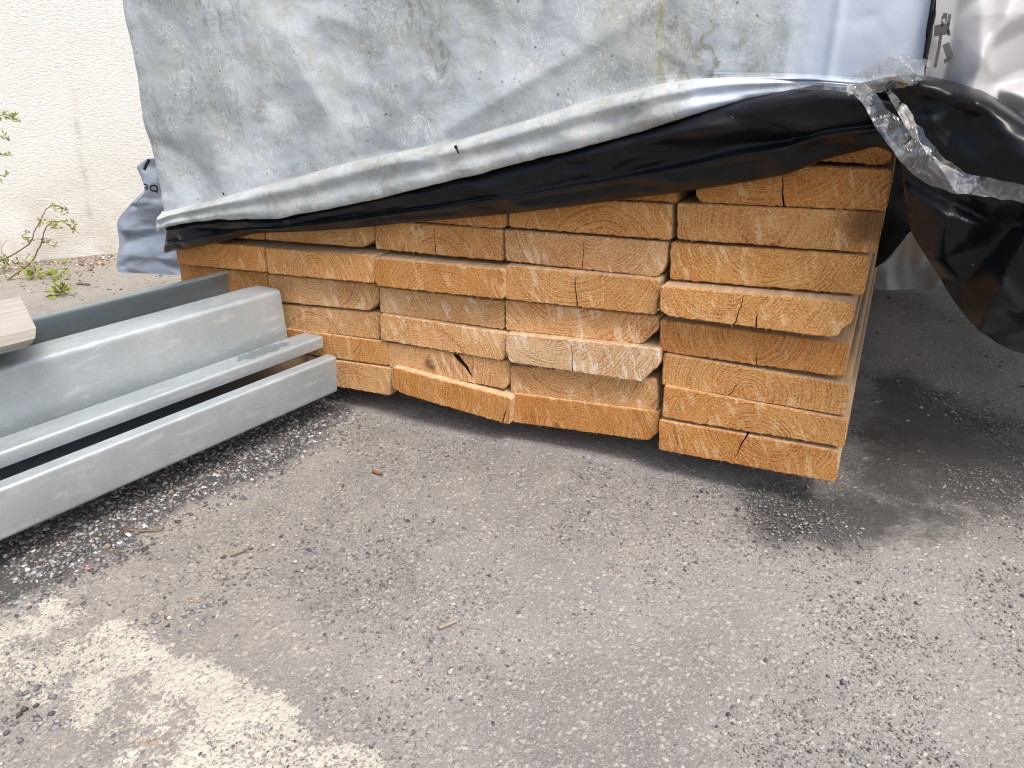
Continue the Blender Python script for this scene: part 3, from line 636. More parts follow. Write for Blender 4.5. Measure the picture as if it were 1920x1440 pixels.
# grey plank lying on the beams
zt = .2475+zz0
p0, p1, p2, p3 = [onz(x, y, zt) for x, y in ((37.8, 555.6), (67.8, 615.0), (0, 631.5), (0, 561.5))]
ux = p1-p2; ux /= np.linalg.norm(ux); L = .75
def plank_sec(c, wd, sgn):
    pass
e = p0-p1; wid = np.linalg.norm(e); e /= wid
bm = bmesh.new()
prof = [(0, 0), (-.0006, -.010), (.010, -.0175), (.034, -.0262), (wid-.012, -.0262), (wid-.001, -.014), (wid, 0)]   # (across, down): wane on the near lower edge
secs = []
for k, al in enumerate((0, .02, .1, .25, .5, L)):
    jag = [0]*len(prof)
    secs.append([bm.verts.new(Vector(p1-ux*al+e*a+np.array([0, 0, d]) - ux*(.012*max(0, -d-.004)/.02 if k == 0 else 0))) for a, d in prof])
for A, Bq in zip(secs, secs[1:]):
    for i in range(len(prof)): j = (i+1) % len(prof); bm.faces.new((A[i], A[j], Bq[j], Bq[i]))
bm.faces.new(secs[0]); bm.faces.new(secs[-1][::-1])
bmesh.ops.recalc_face_normals(bm, faces=bm.faces)
orgp = Vector(p1); Rz = math.atan2(-ux[0], ux[1])
bm.transform(Matrix.Rotation(-Rz, 4, 'Z') @ Matrix.Translation(-orgp))
me = bpy.data.meshes.new('plank'); bm.to_mesh(me); bm.free()
o = link('weathered_plank', me, [mat_plank('silvered_wood', (.36, .335, .295), (.50, .465, .415), (.27, .245, .21), (70, 3, 70), .1)]); o.location = orgp; o.rotation_euler.z = Rz
tag(o, 'short weathered grey plank lying across the tall steel beams', 'plank')

# ------------------------------------------------------------------ the tarpaulin wrapped round the bundle
TP = (-.48, 0.0, 0.0)
tarp = tag(empty('tarpaulin', TP), 'dirty grey plastic tarpaulin wrapped over the board stack with its black side turned out', 'tarpaulin')
RIDGE = [(300, 404), (312, 399), (400, 378), (480, 355), (560, 335), (640, 310), (750, 287), (860, 265), (1000, 225), (1080, 198), (1150, 180), (1250, 158), (1300, 151), (1360, 148), (1440, 148), (1530, 150), (1600, 156), (1740, 168)]
HB = [(296, 436), (305, 431), (312, 426), (340, 420), (400, 412), (520, 410), (600, 395), (700, 374), (800, 350), (900, 325), (1000, 299), (1120, 270), (1180, 252), (1250, 232), (1330, 205), (1400, 186), (1450, 178), (1500, 172), (1530, 166), (1600, 172), (1740, 190)]
BB = [(312, 474), (320, 471), (345, 467), (395, 457.5), (412, 454), (455, 442.5), (478, 438), (489, 437), (650, 429), (800, 415), (950, 401), (1100, 383), (1250, 363), (1400, 341), (1480, 325), (1550, 297), (1600, 285), (1640, 275), (1700, 290)]
NC = 260
S = np.linspace(0, 1, NC)
def pxcurve(tab, x0, x1, dy, Y, power=1.0):
    x = x0+(x1-x0)*S; y = interp(tab, x)+dy
    Yv = np.broadcast_to(Y, x.shape) if not callable(Y) else Y(x)
    return np.array([ony(a, b, c) for a, b, c in zip(x, y, Yv)])
k1 = np.array([ony(x, 0, -.030) for x in 232+(1752-232)*S])
k0 = k1.copy(); k0[:, 2] = .95
kA = pxcurve(RIDGE, 309, 1738, -9, -.029); kB = pxcurve(RIDGE, 307, 1738, -1, -.037)
G = loft([k0, k1, kA, kB], [14, 110, 4])
n_top = 14
Pxz = G[..., [0, 2]]
disp = np.zeros(G.shape[:2])
def Q(x, y): return ony(x, y, -.03)[[0, 2]]
def fold(a, b, amp, w, taper=True, side=0.0):
    global disp
    A, Bp = Q(*a), Q(*b); d, t = seg_dist(Pxz, A, Bp)
    ax = Bp-A; sg = ((Pxz-A)@np.array([-ax[1], ax[0]]))/np.linalg.norm(ax)
    ww = np.where(sg > 0, w*(1+side), w*(1-side))
    disp = disp + amp*np.exp(-(d/ww)**2)*(np.sin(np.pi*np.clip(t, .04, .96))**.6 if taper else 1)
fold((760, 290), (1265, -10), .008, .012, side=.3)
fold((585, 330), (650, 248), .009, .022); fold((650, 250), (790, 262), .006, .022); fold((640, 285), (780, 285), -.006, .02)
fold((500, 120), (508, 255), .004, .012); fold((505, 250), (560, 235), .004, .014); fold((390, 215), (520, 285), -.005, .03)
fold((360, 80), (480, 240), .005, .03); fold((285, 270), (340, 285), -.007, .010); fold((300, 300), (330, 390), .004, .018); fold((345, 300), (420, 380), -.004, .02)
fold((930, 20), (942, 170), .003, .010); fold((700, 60), (900, 170), -.002, .045); fold((1000, 30), (1180, 30), .006, .05); fold((1180, 170), (1430, 90), -.004, .04)
fold((1300, 20), (1440, 130), .005, .05); fold((430, 20), (640, 180), .006, .05); fold((560, 170), (760, 240), -.006, .05)
fold((1494, -20), (1470, 150), .0025, .006, False); fold((1580, -20), (1552, 150), .003, .004, False); fold((1640, 20), (1690, 140), .003, .02)
low = fbm(G, 6, 3)*.0032 + fbm(G, 17, 3, 5.)*.0022 + fbm(G, 46, 2, 9.)*.0006
xr = (G[..., 0]+.145)/.162
cleanv = np.clip((np.stack([Pxz[..., 0]], -1)[..., 0]-Q(1462, 60)[0])/.03+.35*fbm(G, 30, 3, 4.), 0, 1)
low = low*.8+facets(Pxz, 170, .06, .05, 31, .0012)+plfacets(Pxz, 420, .0011, 8, 1)
low *= (1-.6*cleanv)
fade = np.ones(G.shape[0]); fade[-5:] = np.linspace(1, .15, 5); fade[:n_top] = 1
disp = (disp*.62+low)*fade[:, None]
G[..., 1] -= disp
# wrap round the left corner: extra columns that turn back along the side
def extend(G, left=True, depth=1.84):
    cols = []; e = G[:, 0] if left else G[:, -1]; sg = -1 if left else 1
    rad = .018
    for a in np.linspace(.25, 1, 4)*math.pi/2:
        c = e.copy(); c[:, 0] += sg*rad*math.sin(a)*.8; c[:, 1] += rad*(1-math.cos(a)); cols.append(c)
    last = cols[-1]
    for d in (.05, .12, .25, .5, .9, depth):
        c = last.copy(); c[:, 1] = last[:, 1]+d; c[:, 0] += .006*math.sin(d*23)*np.sin(G[:, 0, 2]*19); cols.append(c)
    cols = np.stack(cols, 1)
    return np.concatenate([cols[:, ::-1], G], 1) if left else np.concatenate([G, cols], 1)
ncl0 = G.shape[1]
GL = extend(G, True); nadd = GL.shape[1]-ncl0
padc = lambda A: np.concatenate([np.repeat(A[:, :1], nadd, 1), A], 1)
me = mesh('front_sheet', GL.reshape(-1, 3), grid_faces(*GL.shape[:2]))
dY = seg_dist(Pxz, Q(1242, -20), Q(1236, 158))[0]
blob = np.clip(1-np.minimum(seg_dist(Pxz, Q(1250, 60), Q(1275, 130))[0]/.035, np.minimum(seg_dist(Pxz, Q(1160, 40), Q(1215, 110))[0]/.03, seg_dist(Pxz, Q(770, 0), Q(772, 25))[0]/.008)), 0, 1)*.45
yellow = np.clip(1.25-dY/.0034, 0, 1)
dirty = np.clip(blob*1.5+.6*np.clip((Pxz[..., 1]-.36)/.12, 0, 1)*(1-cleanv)*np.clip(.5+1.6*fbm(G, 5, 3, 2.), 0, 1), 0, .85)
setattr_f(me, 'yellow', padc(yellow)); setattr_f(me, 'clean', padc(cleanv*np.clip((Pxz[..., 1]-.2)/.05, 0, 1))); setattr_f(me, 'dirty', padc(dirty))
fs = local(link('front_sheet', me, [FILM], tarp, True), TP)
# top of the wrap
tl, tr = GL[0, 0], GL[0, -1]
tm = loft([GL[0], np.array([[p[0], .6 if i >= nadd else max(p[1], .6), .965] for i, p in enumerate(GL[0])]), np.array([[p[0], 1.84, .95] for p in GL[0]])], [8, 8])
me = mesh('top_sheet', tm.reshape(-1, 3), grid_faces(*tm.shape[:2])[:, ::-1])
for nm in ('yellow', 'clean', 'dirty'): setattr_f(me, nm, np.zeros(tm.shape[:2])+(.3 if nm == 'dirty' else 0))
local(link('top_sheet', me, [FILM], tarp, True), TP)
# back of the wrap
bk = np.array([[[x, 1.845, z] for x in np.linspace(-.98, .03, 6)] for z in np.linspace(.12, .95, 6)])
me = mesh('back_sheet', bk.reshape(-1, 3), grid_faces(6, 6))
for nm in ('yellow', 'clean', 'dirty'): setattr_f(me, nm, np.zeros(36))
local(link('back_sheet', me, [FILM], tarp, True), TP)
# turned-up hem: a soft roll of film
def hemY(off):
    return lambda x: -(off)*np.clip((1560-x)/260, .25, 1)-.030
Hc = [pxcurve(RIDGE, 306, 1736, -3, -.034), pxcurve(RIDGE, 304, 1736, 1, hemY(.018))]
def between(f, Y, dy=0):
    x = 298+(1736-298)*S; y = (1-f)*interp(RIDGE, x)+f*interp(HB, x)+dy
    Yv = Y(x); return np.array([ony(a, b2, c) for a, b2, c in zip(x, y, Yv)])
Hc += [between(.22, hemY(.026)), between(.5, hemY(.022)), between(.8, hemY(.024)), between(1.0, hemY(.019)), between(1.0, hemY(.008), -5), between(.8, hemY(.004))]
H = loft(Hc, [3, 6, 8, 8, 6, 4, 4])
H[..., 1] -= (fbm(H, 14, 3, 2.)*.0032+fbm(H*np.array([.35, 1, 1]), 40, 3, 4.)*.0012)*np.clip(np.arange(H.shape[0])/5, .1, 1)[:, None]
H[..., 1] -= plfacets(H[..., [0, 2]], 260, .0016, 12, 1, .45, 1.)*np.clip(np.arange(H.shape[0])/5, .1, 1)[:, None]
H[..., 2] += (fbm(H, 30, 3, 7.)*.0012)*np.clip((np.arange(H.shape[0])-12)/8, 0, 1)[:, None]
HL = extend(H, True, .5); na = HL.shape[1]-H.shape[1]
me = mesh('rolled_hem', HL.reshape(-1, 3), grid_faces(*HL.shape[:2]))
ch = np.clip((H[..., 0]-Q(1290, 180)[0])/.012+.5*fbm(H, 60, 2), 0, 1)
setattr_f(me, 'clean', np.concatenate([np.repeat(ch[:, :1], na, 1), ch], 1)); setattr_f(me, 'yellow', np.zeros(HL.shape[:2])); setattr_f(me, 'dirty', np.zeros(HL.shape[:2])+.25)
local(link('rolled_hem', me, [HEM], tarp, True), TP)
# black underside below the hem
def blk(f, Y, dy=0):
    x = 312+(1700-312)*S; y = (1-f)*interp(HB, x)+f*interp(BB, x)+dy
    Yv = Y(x) if callable(Y) else np.full(x.shape, Y)
    return np.array([ony(a, b2, c) for a, b2, c in zip(x, y, Yv)])
g1 = lambda a, b2: (lambda x: a+(b2-a)*np.clip((x-900)/700, 0, 1))
Bc = [blk(0, g1(-.028, -.036), -8), blk(.10, g1(-.042, -.064)), blk(.30, g1(-.041, -.061)), blk(.48, g1(-.038, -.055)), blk(.60, g1(-.036, -.050)), blk(.68, g1(-.041, -.058)), blk(.76, g1(-.036, -.049)), blk(.90, g1(-.031, -.040)), blk(.97, g1(-.028, -.033)), blk(1.0, g1(-.024, -.026)), blk(.97, g1(-.018, -.016)), blk(.6, g1(-.012, -.012))]
Bk = loft(Bc, [4, 7, 7, 6, 5, 5, 6, 4, 3, 3, 4])
# long creases that follow the hem
vv_ = np.linspace(0, 1, Bk.shape[0])[:, None]
xx = np.linspace(312, 1700, NC)[None, :]
cr = fbm(np.stack([np.broadcast_to(xx*.004, Bk.shape[:2]), np.broadcast_to(vv_*4+xx*.0009, Bk.shape[:2]), np.zeros(Bk.shape[:2])], -1), 1.2, 2, 3.)*.003
for (x_, y_, rx, ry, am) in ((1285, 250, 40, 9, .006), (870, 392, 25, 6, .004), (1245, 335, 40, 7, .005), (1470, 300, 16, 30, .006), (1330, 235, 60, 7, .005), (510, 425, 35, 6, .006), (400, 435, 60, 7, -.005), (350, 452, 18, 9, .008), (335, 460, 6, 12, -.006), (1560, 245, 60, 10, .006), (1500, 270, 70, 8, -.006)):
    c0 = ony(x_, y_, -.04); dx = (Bk[..., 0]-c0[0])*1000/rx; dz = (Bk[..., 2]-c0[2])*1000/ry; cr = cr+am*np.exp(-(dx*dx+dz*dz))
cr = cr+facets(Bk[..., [0, 2]]*np.array([.45, 1.]), 110, .12, .025, 23, .0008)+plfacets(Bk[..., [0, 2]], 300, .0036, 19, 0, .4, 1.)
Bk[..., 1] -= cr*np.clip(np.minimum(vv_*8, (1-vv_)*6), 0.1, 1)
BL = extend(Bk, True, .5)
me = mesh('black_lining', BL.reshape(-1, 3), grid_faces(*BL.shape[:2]))
local(link('black_lining', me, [BLACK], tarp, True), TP)

# black strip standing for the dark gap at the front sheet's right edge
ed = [(1753, -30), (1751, 20), (1747, 38), (1740, 66), (1732, 118)]
wv = [5, 5, 6, 6, 5.5]
Ve = []
for (x, y), w_ in zip(ed, wv):
    for q, Yq in ((-4, -.026), (0, -.034), (w_*.7, -.033), (w_, -.020)): Ve.append(ony(x+q, y, Yq))
Ve = np.array(Ve).reshape(5, 4, 3); top = Ve[0].copy(); top[:, 2] = .95
Ve = loft([top]+list(Ve), [6, 5, 4, 5, 5])
me = mesh('dark_gap_strip', Ve.reshape(-1, 3), grid_faces(*Ve.shape[:2])); local(link('dark_gap_strip', me, [BLACK], tarp, True), TP)

# black flap turned out to the right
tt = arc_resample([(1600, 158), (1660, 146), (1700, 141), (1735, 142), (1770, 149), (1830, 165), (1870, 186), (1925, 222), (2010, 290), (2120, 370)], 130)
bb = arc_resample([(1610, 283), (1640, 274), (1668, 283), (1690, 310), (1696, 360), (1706, 425), (1736, 479), (1757, 517), (1776, 550), (1806, 587), (1860, 633), (1925, 664), (2030, 690), (2150, 680)], 130)
sF = np.linspace(0, 1, 130)
def fl(f, Y0, Y1):
    q = (1-f)*tt+f*bb; return np.array([ony(x, y, Y0+(Y1-Y0)*min(1, k*1.6)) for (x, y), k in zip(q, sF)])
FG = loft([fl(.0, -.030, -.030), fl(.03, -.055, -.082), fl(.12, -.058, -.094), fl(.3, -.052, -.092), fl(.6, -.045, -.080), fl(.9, -.040, -.068), fl(1, -.034, -.060)], [4, 8, 14, 22, 22, 8])
hub = ony(1700, 175, -.05)[[0, 2]]
rel = FG[..., [0, 2]]-hub; ang = np.arctan2(rel[..., 1], rel[..., 0]); rad_ = np.linalg.norm(rel, axis=-1)
wr = np.array([mnoise.fractal(Vector((a*3.6, r_*3.5, 1.3)), 1, 2, 3) for a, r_ in zip(ang.ravel(), rad_.ravel())]).reshape(ang.shape)
FG[..., 1] -= wr*.005*np.clip(rad_/.10, 0, 1)+(facets(FG[..., [0, 2]], 30, .10, .05, 5, .0006)+plfacets(FG[..., [0, 2]], 46, .0085, 29, 0))*np.clip(rad_/.05, 0, 1)
def flapfold(a, b2, amp, w):
    A, Bp = ony(*a, -.06)[[0, 2]], ony(*b2, -.06)[[0, 2]]; d, t = seg_dist(FG[..., [0, 2]], A, Bp); FG[..., 1] -= amp*np.exp(-(d/w)**2)
flapfold((1725, 162), (1820, 195), .010, .008); flapfold((1820, 195), (1935, 262), .009, .009); flapfold((1760, 190), (1830, 230), -.008, .014)
flapfold((1880, 205), (1935, 270), -.006, .008); flapfold((1720, 225), (1780, 215), .007, .008); flapfold((1775, 465), (1850, 380), .006, .012); flapfold((1850, 495), (1905, 570), .005, .006)
me = mesh('black_flap', FG.reshape(-1, 3), grid_faces(*FG.shape[:2])); local(link('black_flap', me, [BLACK], tarp, True), TP)
# black film hanging along the right side of the pile, behind the flap
bot = [(1640, 505), (1662, 488), (1690, 455), (1712, 430), (1760, 420), (1850, 430), (2000, 440)]
sb = arc_resample(bot, 40); Sd = []
for f in np.linspace(0, 1, 16):
    row = []
    for i, (x, y) in enumerate(sb):
        p = ony(x, y, .34); q = p.copy(); q[2] = .56; r_ = p*(1-f)+q*f; r_[1] -= .30*f**1.5*.6; row.append(r_)
    Sd.append(row)
Sd = np.array(Sd); Sd[..., 1] += fbm(Sd, 11, 3)*.02
me = mesh('side_lining', Sd.reshape(-1, 3), grid_faces(*Sd.shape[:2])[:, ::-1]); local(link('side_lining', me, [BLACK], tarp, True), TP)

# blue-grey film hanging behind the left end
PB = ony(285, 513, .12); nB = np.array([FW[0], FW[1], 0]); nB /= np.linalg.norm(nB)
o5 = lambda x, y: (200+x/5.757, 280+y/5.757)
Lf = arc_resample([o5(*p) for p in ((440, 100), (330, 185), (345, 240), (385, 330), (410, 440), (330, 520), (240, 610), (130, 750), (118, 870), (130, 1000), (118, 1130), (102, 1250), (115, 1310), (180, 1345))], 90)
Rf = arc_resample([o5(*p) for p in ((640, 90), (650, 185), (660, 240), (680, 330), (700, 440), (740, 520), (790, 610), (820, 750), (850, 870), (870, 1000), (880, 1130), (890, 1250), (890, 1320), (890, 1362))], 90)
FGl = np.array([[onpl(*((1-f)*a + f*b2), PB, nB) for f in np.linspace(0, 1, 60)] for a, b2 in zip(Lf, Rf)])
vn = FGl[..., 2]; lat = np.cumsum(np.ones(FGl.shape[:2]), 1)/60
hz = np.array([mnoise.fractal(Vector((l_*1.6+z_*2, z_*34, .3)), 1, 2, 3) for l_, z_ in zip(lat.ravel(), vn.ravel())]).reshape(vn.shape)
PPq = np.stack([FGl@np.array([nB[1], -nB[0], 0]), FGl[..., 2]], -1); bul = hz*.002+plfacets(PPq, 150, .009, 41, 1, .45, 1.)+facets(PPq*np.array([.4, 1.]), 50, .25, .03, 17, .0012)
pc_ = onpl(*o5(420, 640), PB, nB); 
for (a, b2, am, w) in ((o5(405, 470), o5(450, 800), .022, .018), (o5(330, 180), o5(520, 330), .03, .012), (o5(240, 610), o5(500, 570), -.014, .008), (o5(130, 870), o5(620, 850), -.016, .010), (o5(180, 945), o5(640, 930), -.016, .010), (o5(150, 1140), o5(700, 1090), .014, .016), (o5(320, 1180), o5(720, 1120), -.02, .022)):
    A, Bp = onpl(*a, PB, nB), onpl(*b2, PB, nB)
    hA = np.array([A@np.array([nB[1], -nB[0], 0]), A[2]]); hB = np.array([Bp@np.array([nB[1], -nB[0], 0]), Bp[2]])
    PP2 = np.stack([FGl@np.array([nB[1], -nB[0], 0]), FGl[..., 2]], -1); bul = bul+am*.45*np.exp(-(seg_dist(PP2, hA, hB)[0]/w)**2)
FGl = FGl-nB*(bul*.62*np.clip(np.minimum(vn*0+np.linspace(0, 1, 60)[None]*8, 1), .15, 1))[..., None]; FGl[..., 2] = np.maximum(FGl[..., 2], .002)
me = mesh('side_flap', FGl.reshape(-1, 3), grid_faces(*FGl.shape[:2])); sf = local(link('side_flap', me, [BLUE], tarp, True), TP)

# ------------------------------------------------------------------ printing and marks on the film
def strokes(name, lines, width, plane, mat, parent, off=.012):
    """lines: pixel polylines, laid on the plane (point, normal) a little proud of the film"""
    P, n = plane; n = np.asarray(n, float); bm = bmesh.new()
    for ln in lines:
        w_ = width
        if isinstance(ln[0], (int, float)): w_, ln = ln[0], ln[1]
        pts = [onpl(x, y, np.asarray(P)-n*off, n) for x, y in ln]; prev = None
        for i, p in enumerate(pts):
            t = pts[min(i+1, len(pts)-1)]-pts[max(i-1, 0)]; t /= np.linalg.norm(t); s_ = np.cross(t, n); s_ /= np.linalg.norm(s_)
            a, b2 = bm.verts.new(p+s_*w_/2), bm.verts.new(p-s_*w_/2); c, d = bm.verts.new(p+s_*w_/2+n*.0006), bm.verts.new(p-s_*w_/2+n*.0006)
            if prev:
                bm.faces.new((prev[0], a, b2, prev[1])); bm.faces.new((prev[2], c, a, prev[0])); bm.faces.new((prev[1], b2, d, prev[3]))
            prev = (a, b2, c, d)
    bmesh.ops.recalc_face_normals(bm, faces=bm.faces)
    me = bpy.data.meshes.new(name); bm.to_mesh(me); bm.free(); return local(link(name, me, [mat], parent), TP)
plB = (PB-nB*.03, nB)
let = strokes('lettering', [[o5(400, 378), o5(425, 378), o5(438, 392), o5(434, 405), o5(412, 412), o5(436, 414), o5(438, 428), o5(418, 430)],
                      [o5(480, 392), o5(520, 390), o5(543, 402), o5(546, 440), o5(536, 452), o5(498, 450), o5(476, 440), o5(472, 410), o5(480, 392)], [o5(534, 440), o5(545, 472)]], .0026, plB, INK, sf, 0)
let.location = (0, 0, 0)
bar = strokes('printed_bar', [[o5(460, 112), o5(430, 165), o5(404, 222)]], .0052, (plB[0]-nB*.006, nB), INK, sf, 0); bar.location = (0, 0, 0)
plF = (np.array([0, -.034, 0]), np.array([0, 1., 0]))
strokes('ink_mark', [[(417, 361), (420, 366)], [(423, 366), (423.6, 367)]], .0022, plF, INK, tarp, .001)
strokes('torn_hole', [(.0035, [(853, 273), (856, 279)]), (.0020, [(856, 279), (860, 288)])], .003, (np.array([0, -.060, 0]), np.array([0, 1., 0])), INK, tarp, 0)

# ------------------------------------------------------------------ white film to the right
wt = tag(empty('plastic_film', (.3, 0, 0)), 'crumpled white plastic film with black print beside the tarpaulin', 'plastic film')
WP = np.array([.03, -.015, 0]); wn_ = np.array([-.22, 1, 0]); wn_ /= np.linalg.norm(wn_)
uw = np.array([wn_[1], -wn_[0], 0])
x_l = [(1757, -40), (1754, 20), (1744, 80), (1735, 130), (1732, 205)]
rows = []
zz = np.r_[np.linspace(.95, .62, 16)[:-1], np.linspace(.62, .33, 150)]
lft = np.array([onpl(x, y, WP, wn_) for x, y in x_l]); 
for z_ in zz:
    u0 = np.interp(-z_, -lft[:, 2], (lft-WP)@uw)
    rows.append([WP+uw*(u0+(.46-u0)*f**1.35)+np.array([0, 0, z_]) for f in np.linspace(0, 1, 170)])
WG = np.array(rows)
P0 = np.stack([(WG-WP)@uw, WG[..., 2]], -1)
# crumple: folded facets from cellular noise plus chosen creases
dW = plfacets(P0, 330, .015, 3, 1)+fbm(WG, 7, 2)*.003
def wf(a, b2, am, w, step=False):
    global dW
    A, Bp = [((onpl(*q, WP, wn_)-WP)@uw, onpl(*q, WP, wn_)[2]) for q in (a, b2)]
    d, t = seg_dist(P0, A, Bp)
    if step:
        ax = np.array(Bp)-np.array(A); sg = ((P0-np.array(A))@np.array([-ax[1], ax[0]]))/np.linalg.norm(ax); dW = dW+am/(1+np.exp(np.clip(-sg/w, -50, 50)))
    else: dW = dW+am*.35*np.exp(-(d/w))
wf((1785, 160), (1880, 40), .016, .010); wf((1810, 100), (1850, 135), .012, .01); wf((1860, 90), (1920, 60), -.012, .015); wf((1830, 30), (1920, 25), .010, .012)
wf((1850, 160), (1920, 130), -.012, .012); wf((1780, 0), (1790, 100), -.008, .008); wf((1830, 185), (1920, 165), .012, .008); wf((1770, 150), (1800, 118), .012, .007)
WG = WG-wn_*(dW*np.clip((P0[..., 0]-.0)/.02, .15, 1))[..., None]
me = mesh('film_front', WG.reshape(-1, 3), grid_faces(*WG.shape[:2]))
o = link('film_front', me, [WHITE], wt, True); o.location = (-.3, 0, 0)
# unseen film roof and right side, added to shade the ground
tr_ = WG[0]; rf = loft([tr_, tr_+np.array([0, .6, .03]), np.array([[p[0], 1.84, .93] for p in tr_])], [6, 6])
me = mesh('film_shade_top', rf.reshape(-1, 3), grid_faces(*rf.shape[:2])[:, ::-1]); o = link('film_shade_top', me, [WHITE], wt, True); o.location = (-.3, 0, 0)
ra = WG[:, -1]; sd_ = np.stack([ra+np.array([0, d*1.7*(1 if True else 0), 0]) for d in (0, .2, .5, .8, 1.0)], 1); sd_[..., 0] += fbm(sd_, 6, 2)*.03; sd_[..., 2] = .95-(.95-sd_[..., 2])*(.72/(.95-.33))
me = mesh('film_shade_side', sd_.reshape(-1, 3), grid_faces(*sd_.shape[:2])); o = link('film_shade_side', me, [WHITE], wt, True); o.location = (-.3, 0, 0)
z6 = lambda x, y: (1640+x/6.857, y/6.857)
plW = (WP-wn_*.012, wn_)
GREYINK = mat_plain('grey_print', (.10, .095, .10), .5)
g1_ = strokes('print_mark', [(.0085, [z6(765, 400), z6(960, 365)]), (.0020, [z6(968, 180), z6(945, 340)]), (.0042, [z6(872, 203), z6(930, 203)]), (.0009, [z6(873, 205), z6(862, 300)]), (.0009, [z6(928, 205), z6(915, 290)]), (.0018, [z6(885, 285), z6(862, 345)]), (.0022, [z6(855, 420), z6(830, 600), z6(775, 870)]), (.0048, [z6(915, 560), z6(945, 660), z6(975, 750)]), (.0036, [z6(975, 735), z6(940, 775), z6(890, 790)]), (.002, [z6(945, 380), z6(962, 460)])], .004, plW, GREYINK, wt, 0)
g1_.location = (-.3, 0, 0)

# ------------------------------------------------------------------ clear packing film across the corner
tp = tag(empty('packing_tape', (.02, -.06, .4)), 'crumpled strip of clear packing film across the black flap', 'packing film')
TPc = (.02, -.06, .4)
def ribbon(name, ctr, widths, Yt, amp, seed, n=110, m=16, fsc=55):
    c = arc_resample(ctr, n); w_ = np.interp(np.linspace(0, 1, n), np.linspace(0, 1, len(widths)), widths)
    t = np.gradient(c, axis=0); t /= np.linalg.norm(t, axis=1)[:, None]; nr = np.stack([-t[:, 1], t[:, 0]], 1)
    Yv = np.interp(np.linspace(0, 1, n), np.linspace(0, 1, len(Yt)), Yt)
    jag = np.array([[mnoise.noise(Vector((i*.21, sd2*9., seed)))*5 for sd2 in (0, 1)] for i in range(n)])
    R_ = np.zeros((n, m, 3))
    for i in range(n):
        for j, s_ in enumerate(np.linspace(-.5, .5, m)):
            e_ = jag[i, 0]*max(0, -s_*2)+jag[i, 1]*max(0, s_*2)
            q = c[i]+nr[i]*(s_*w_[i]+e_); R_[i, j] = ony(q[0], q[1], Yv[i])
    R_[..., 1] -= plfacets(R_[..., [0, 2]], int(n*1.6), amp*.8, int(seed*10), 0)+fbm(R_, 40, 2, seed)*amp*.3
    me = mesh(name, R_.reshape(-1, 3), grid_faces(n, m)); return local(link(name, me, [CLEAR], tp), TPc)
ribbon('tape_strip', [(1425, 164), (1500, 162), (1570, 160), (1615, 172), (1650, 215), (1690, 262), (1735, 312), (1790, 340), (1860, 352), (1930, 366), (2010, 372)], [8, 12, 18, 28, 42, 50, 48, 38, 34, 32, 30], [-.050, -.066, -.084, -.096, -.104, -.108, -.113, -.12, -.13, -.135, -.135], .007, 2.2)
ribbon('tape_strip', [(1665, 170), (1690, 205), (1720, 250), (1765, 300), (1810, 330)], [10, 22, 20, 14, 8], [-.10, -.108, -.114, -.119, -.122], .007, 5.1, 60, 12)
ribbon('crumpled_end', [(1572, 146), (1596, 142), (1628, 138), (1680, 130), (1745, 130)], [2, 20, 40, 50, 34], [-.062, -.074, -.082, -.085, -.07], .012, 8.4, 70, 14, 42)
ribbon('crumpled_end', [(1590, 168), (1630, 160), (1680, 150), (1720, 148)], [22, 30, 34, 22], [-.088, -.09, -.09, -.078], .010, 3.3, 50, 12, 42)

# white sheet trailing on the ground behind
Cs = arc_resample([(1640, 500), (1668, 486), (1690, 458), (1712, 430), (1735, 440), (1800, 470)], 40); Ds = arc_resample([(1640, 556), (1662, 552), (1690, 546), (1735, 545), (1765, 530), (1820, 520)], 40)
rows = []
for f in np.linspace(0, 1, 26):
    rows.append([onpl(x, y, onz(1690, 547, .004), np.array([.25, 1, 0])) for x, y in (1-f)*Cs+f*Ds])
WS = np.array(rows); WS[..., 1] -= fbm(WS*np.array([1, 1, .4]), 13, 3, 4.)*.05; WS[..., 2] = np.maximum(WS[..., 2], .003)
me = mesh('plastic_sheet', WS.reshape(-1, 3), grid_faces(*WS.shape[:2]))
tag(link('plastic_sheet', me, [mat_simple_film('grey_white_film', (.66, .67, .69), (.74, .75, .77), .5, 10, .3)], smooth=True), 'small white plastic sheet trailing on the ground behind the stack', 'plastic sheet')

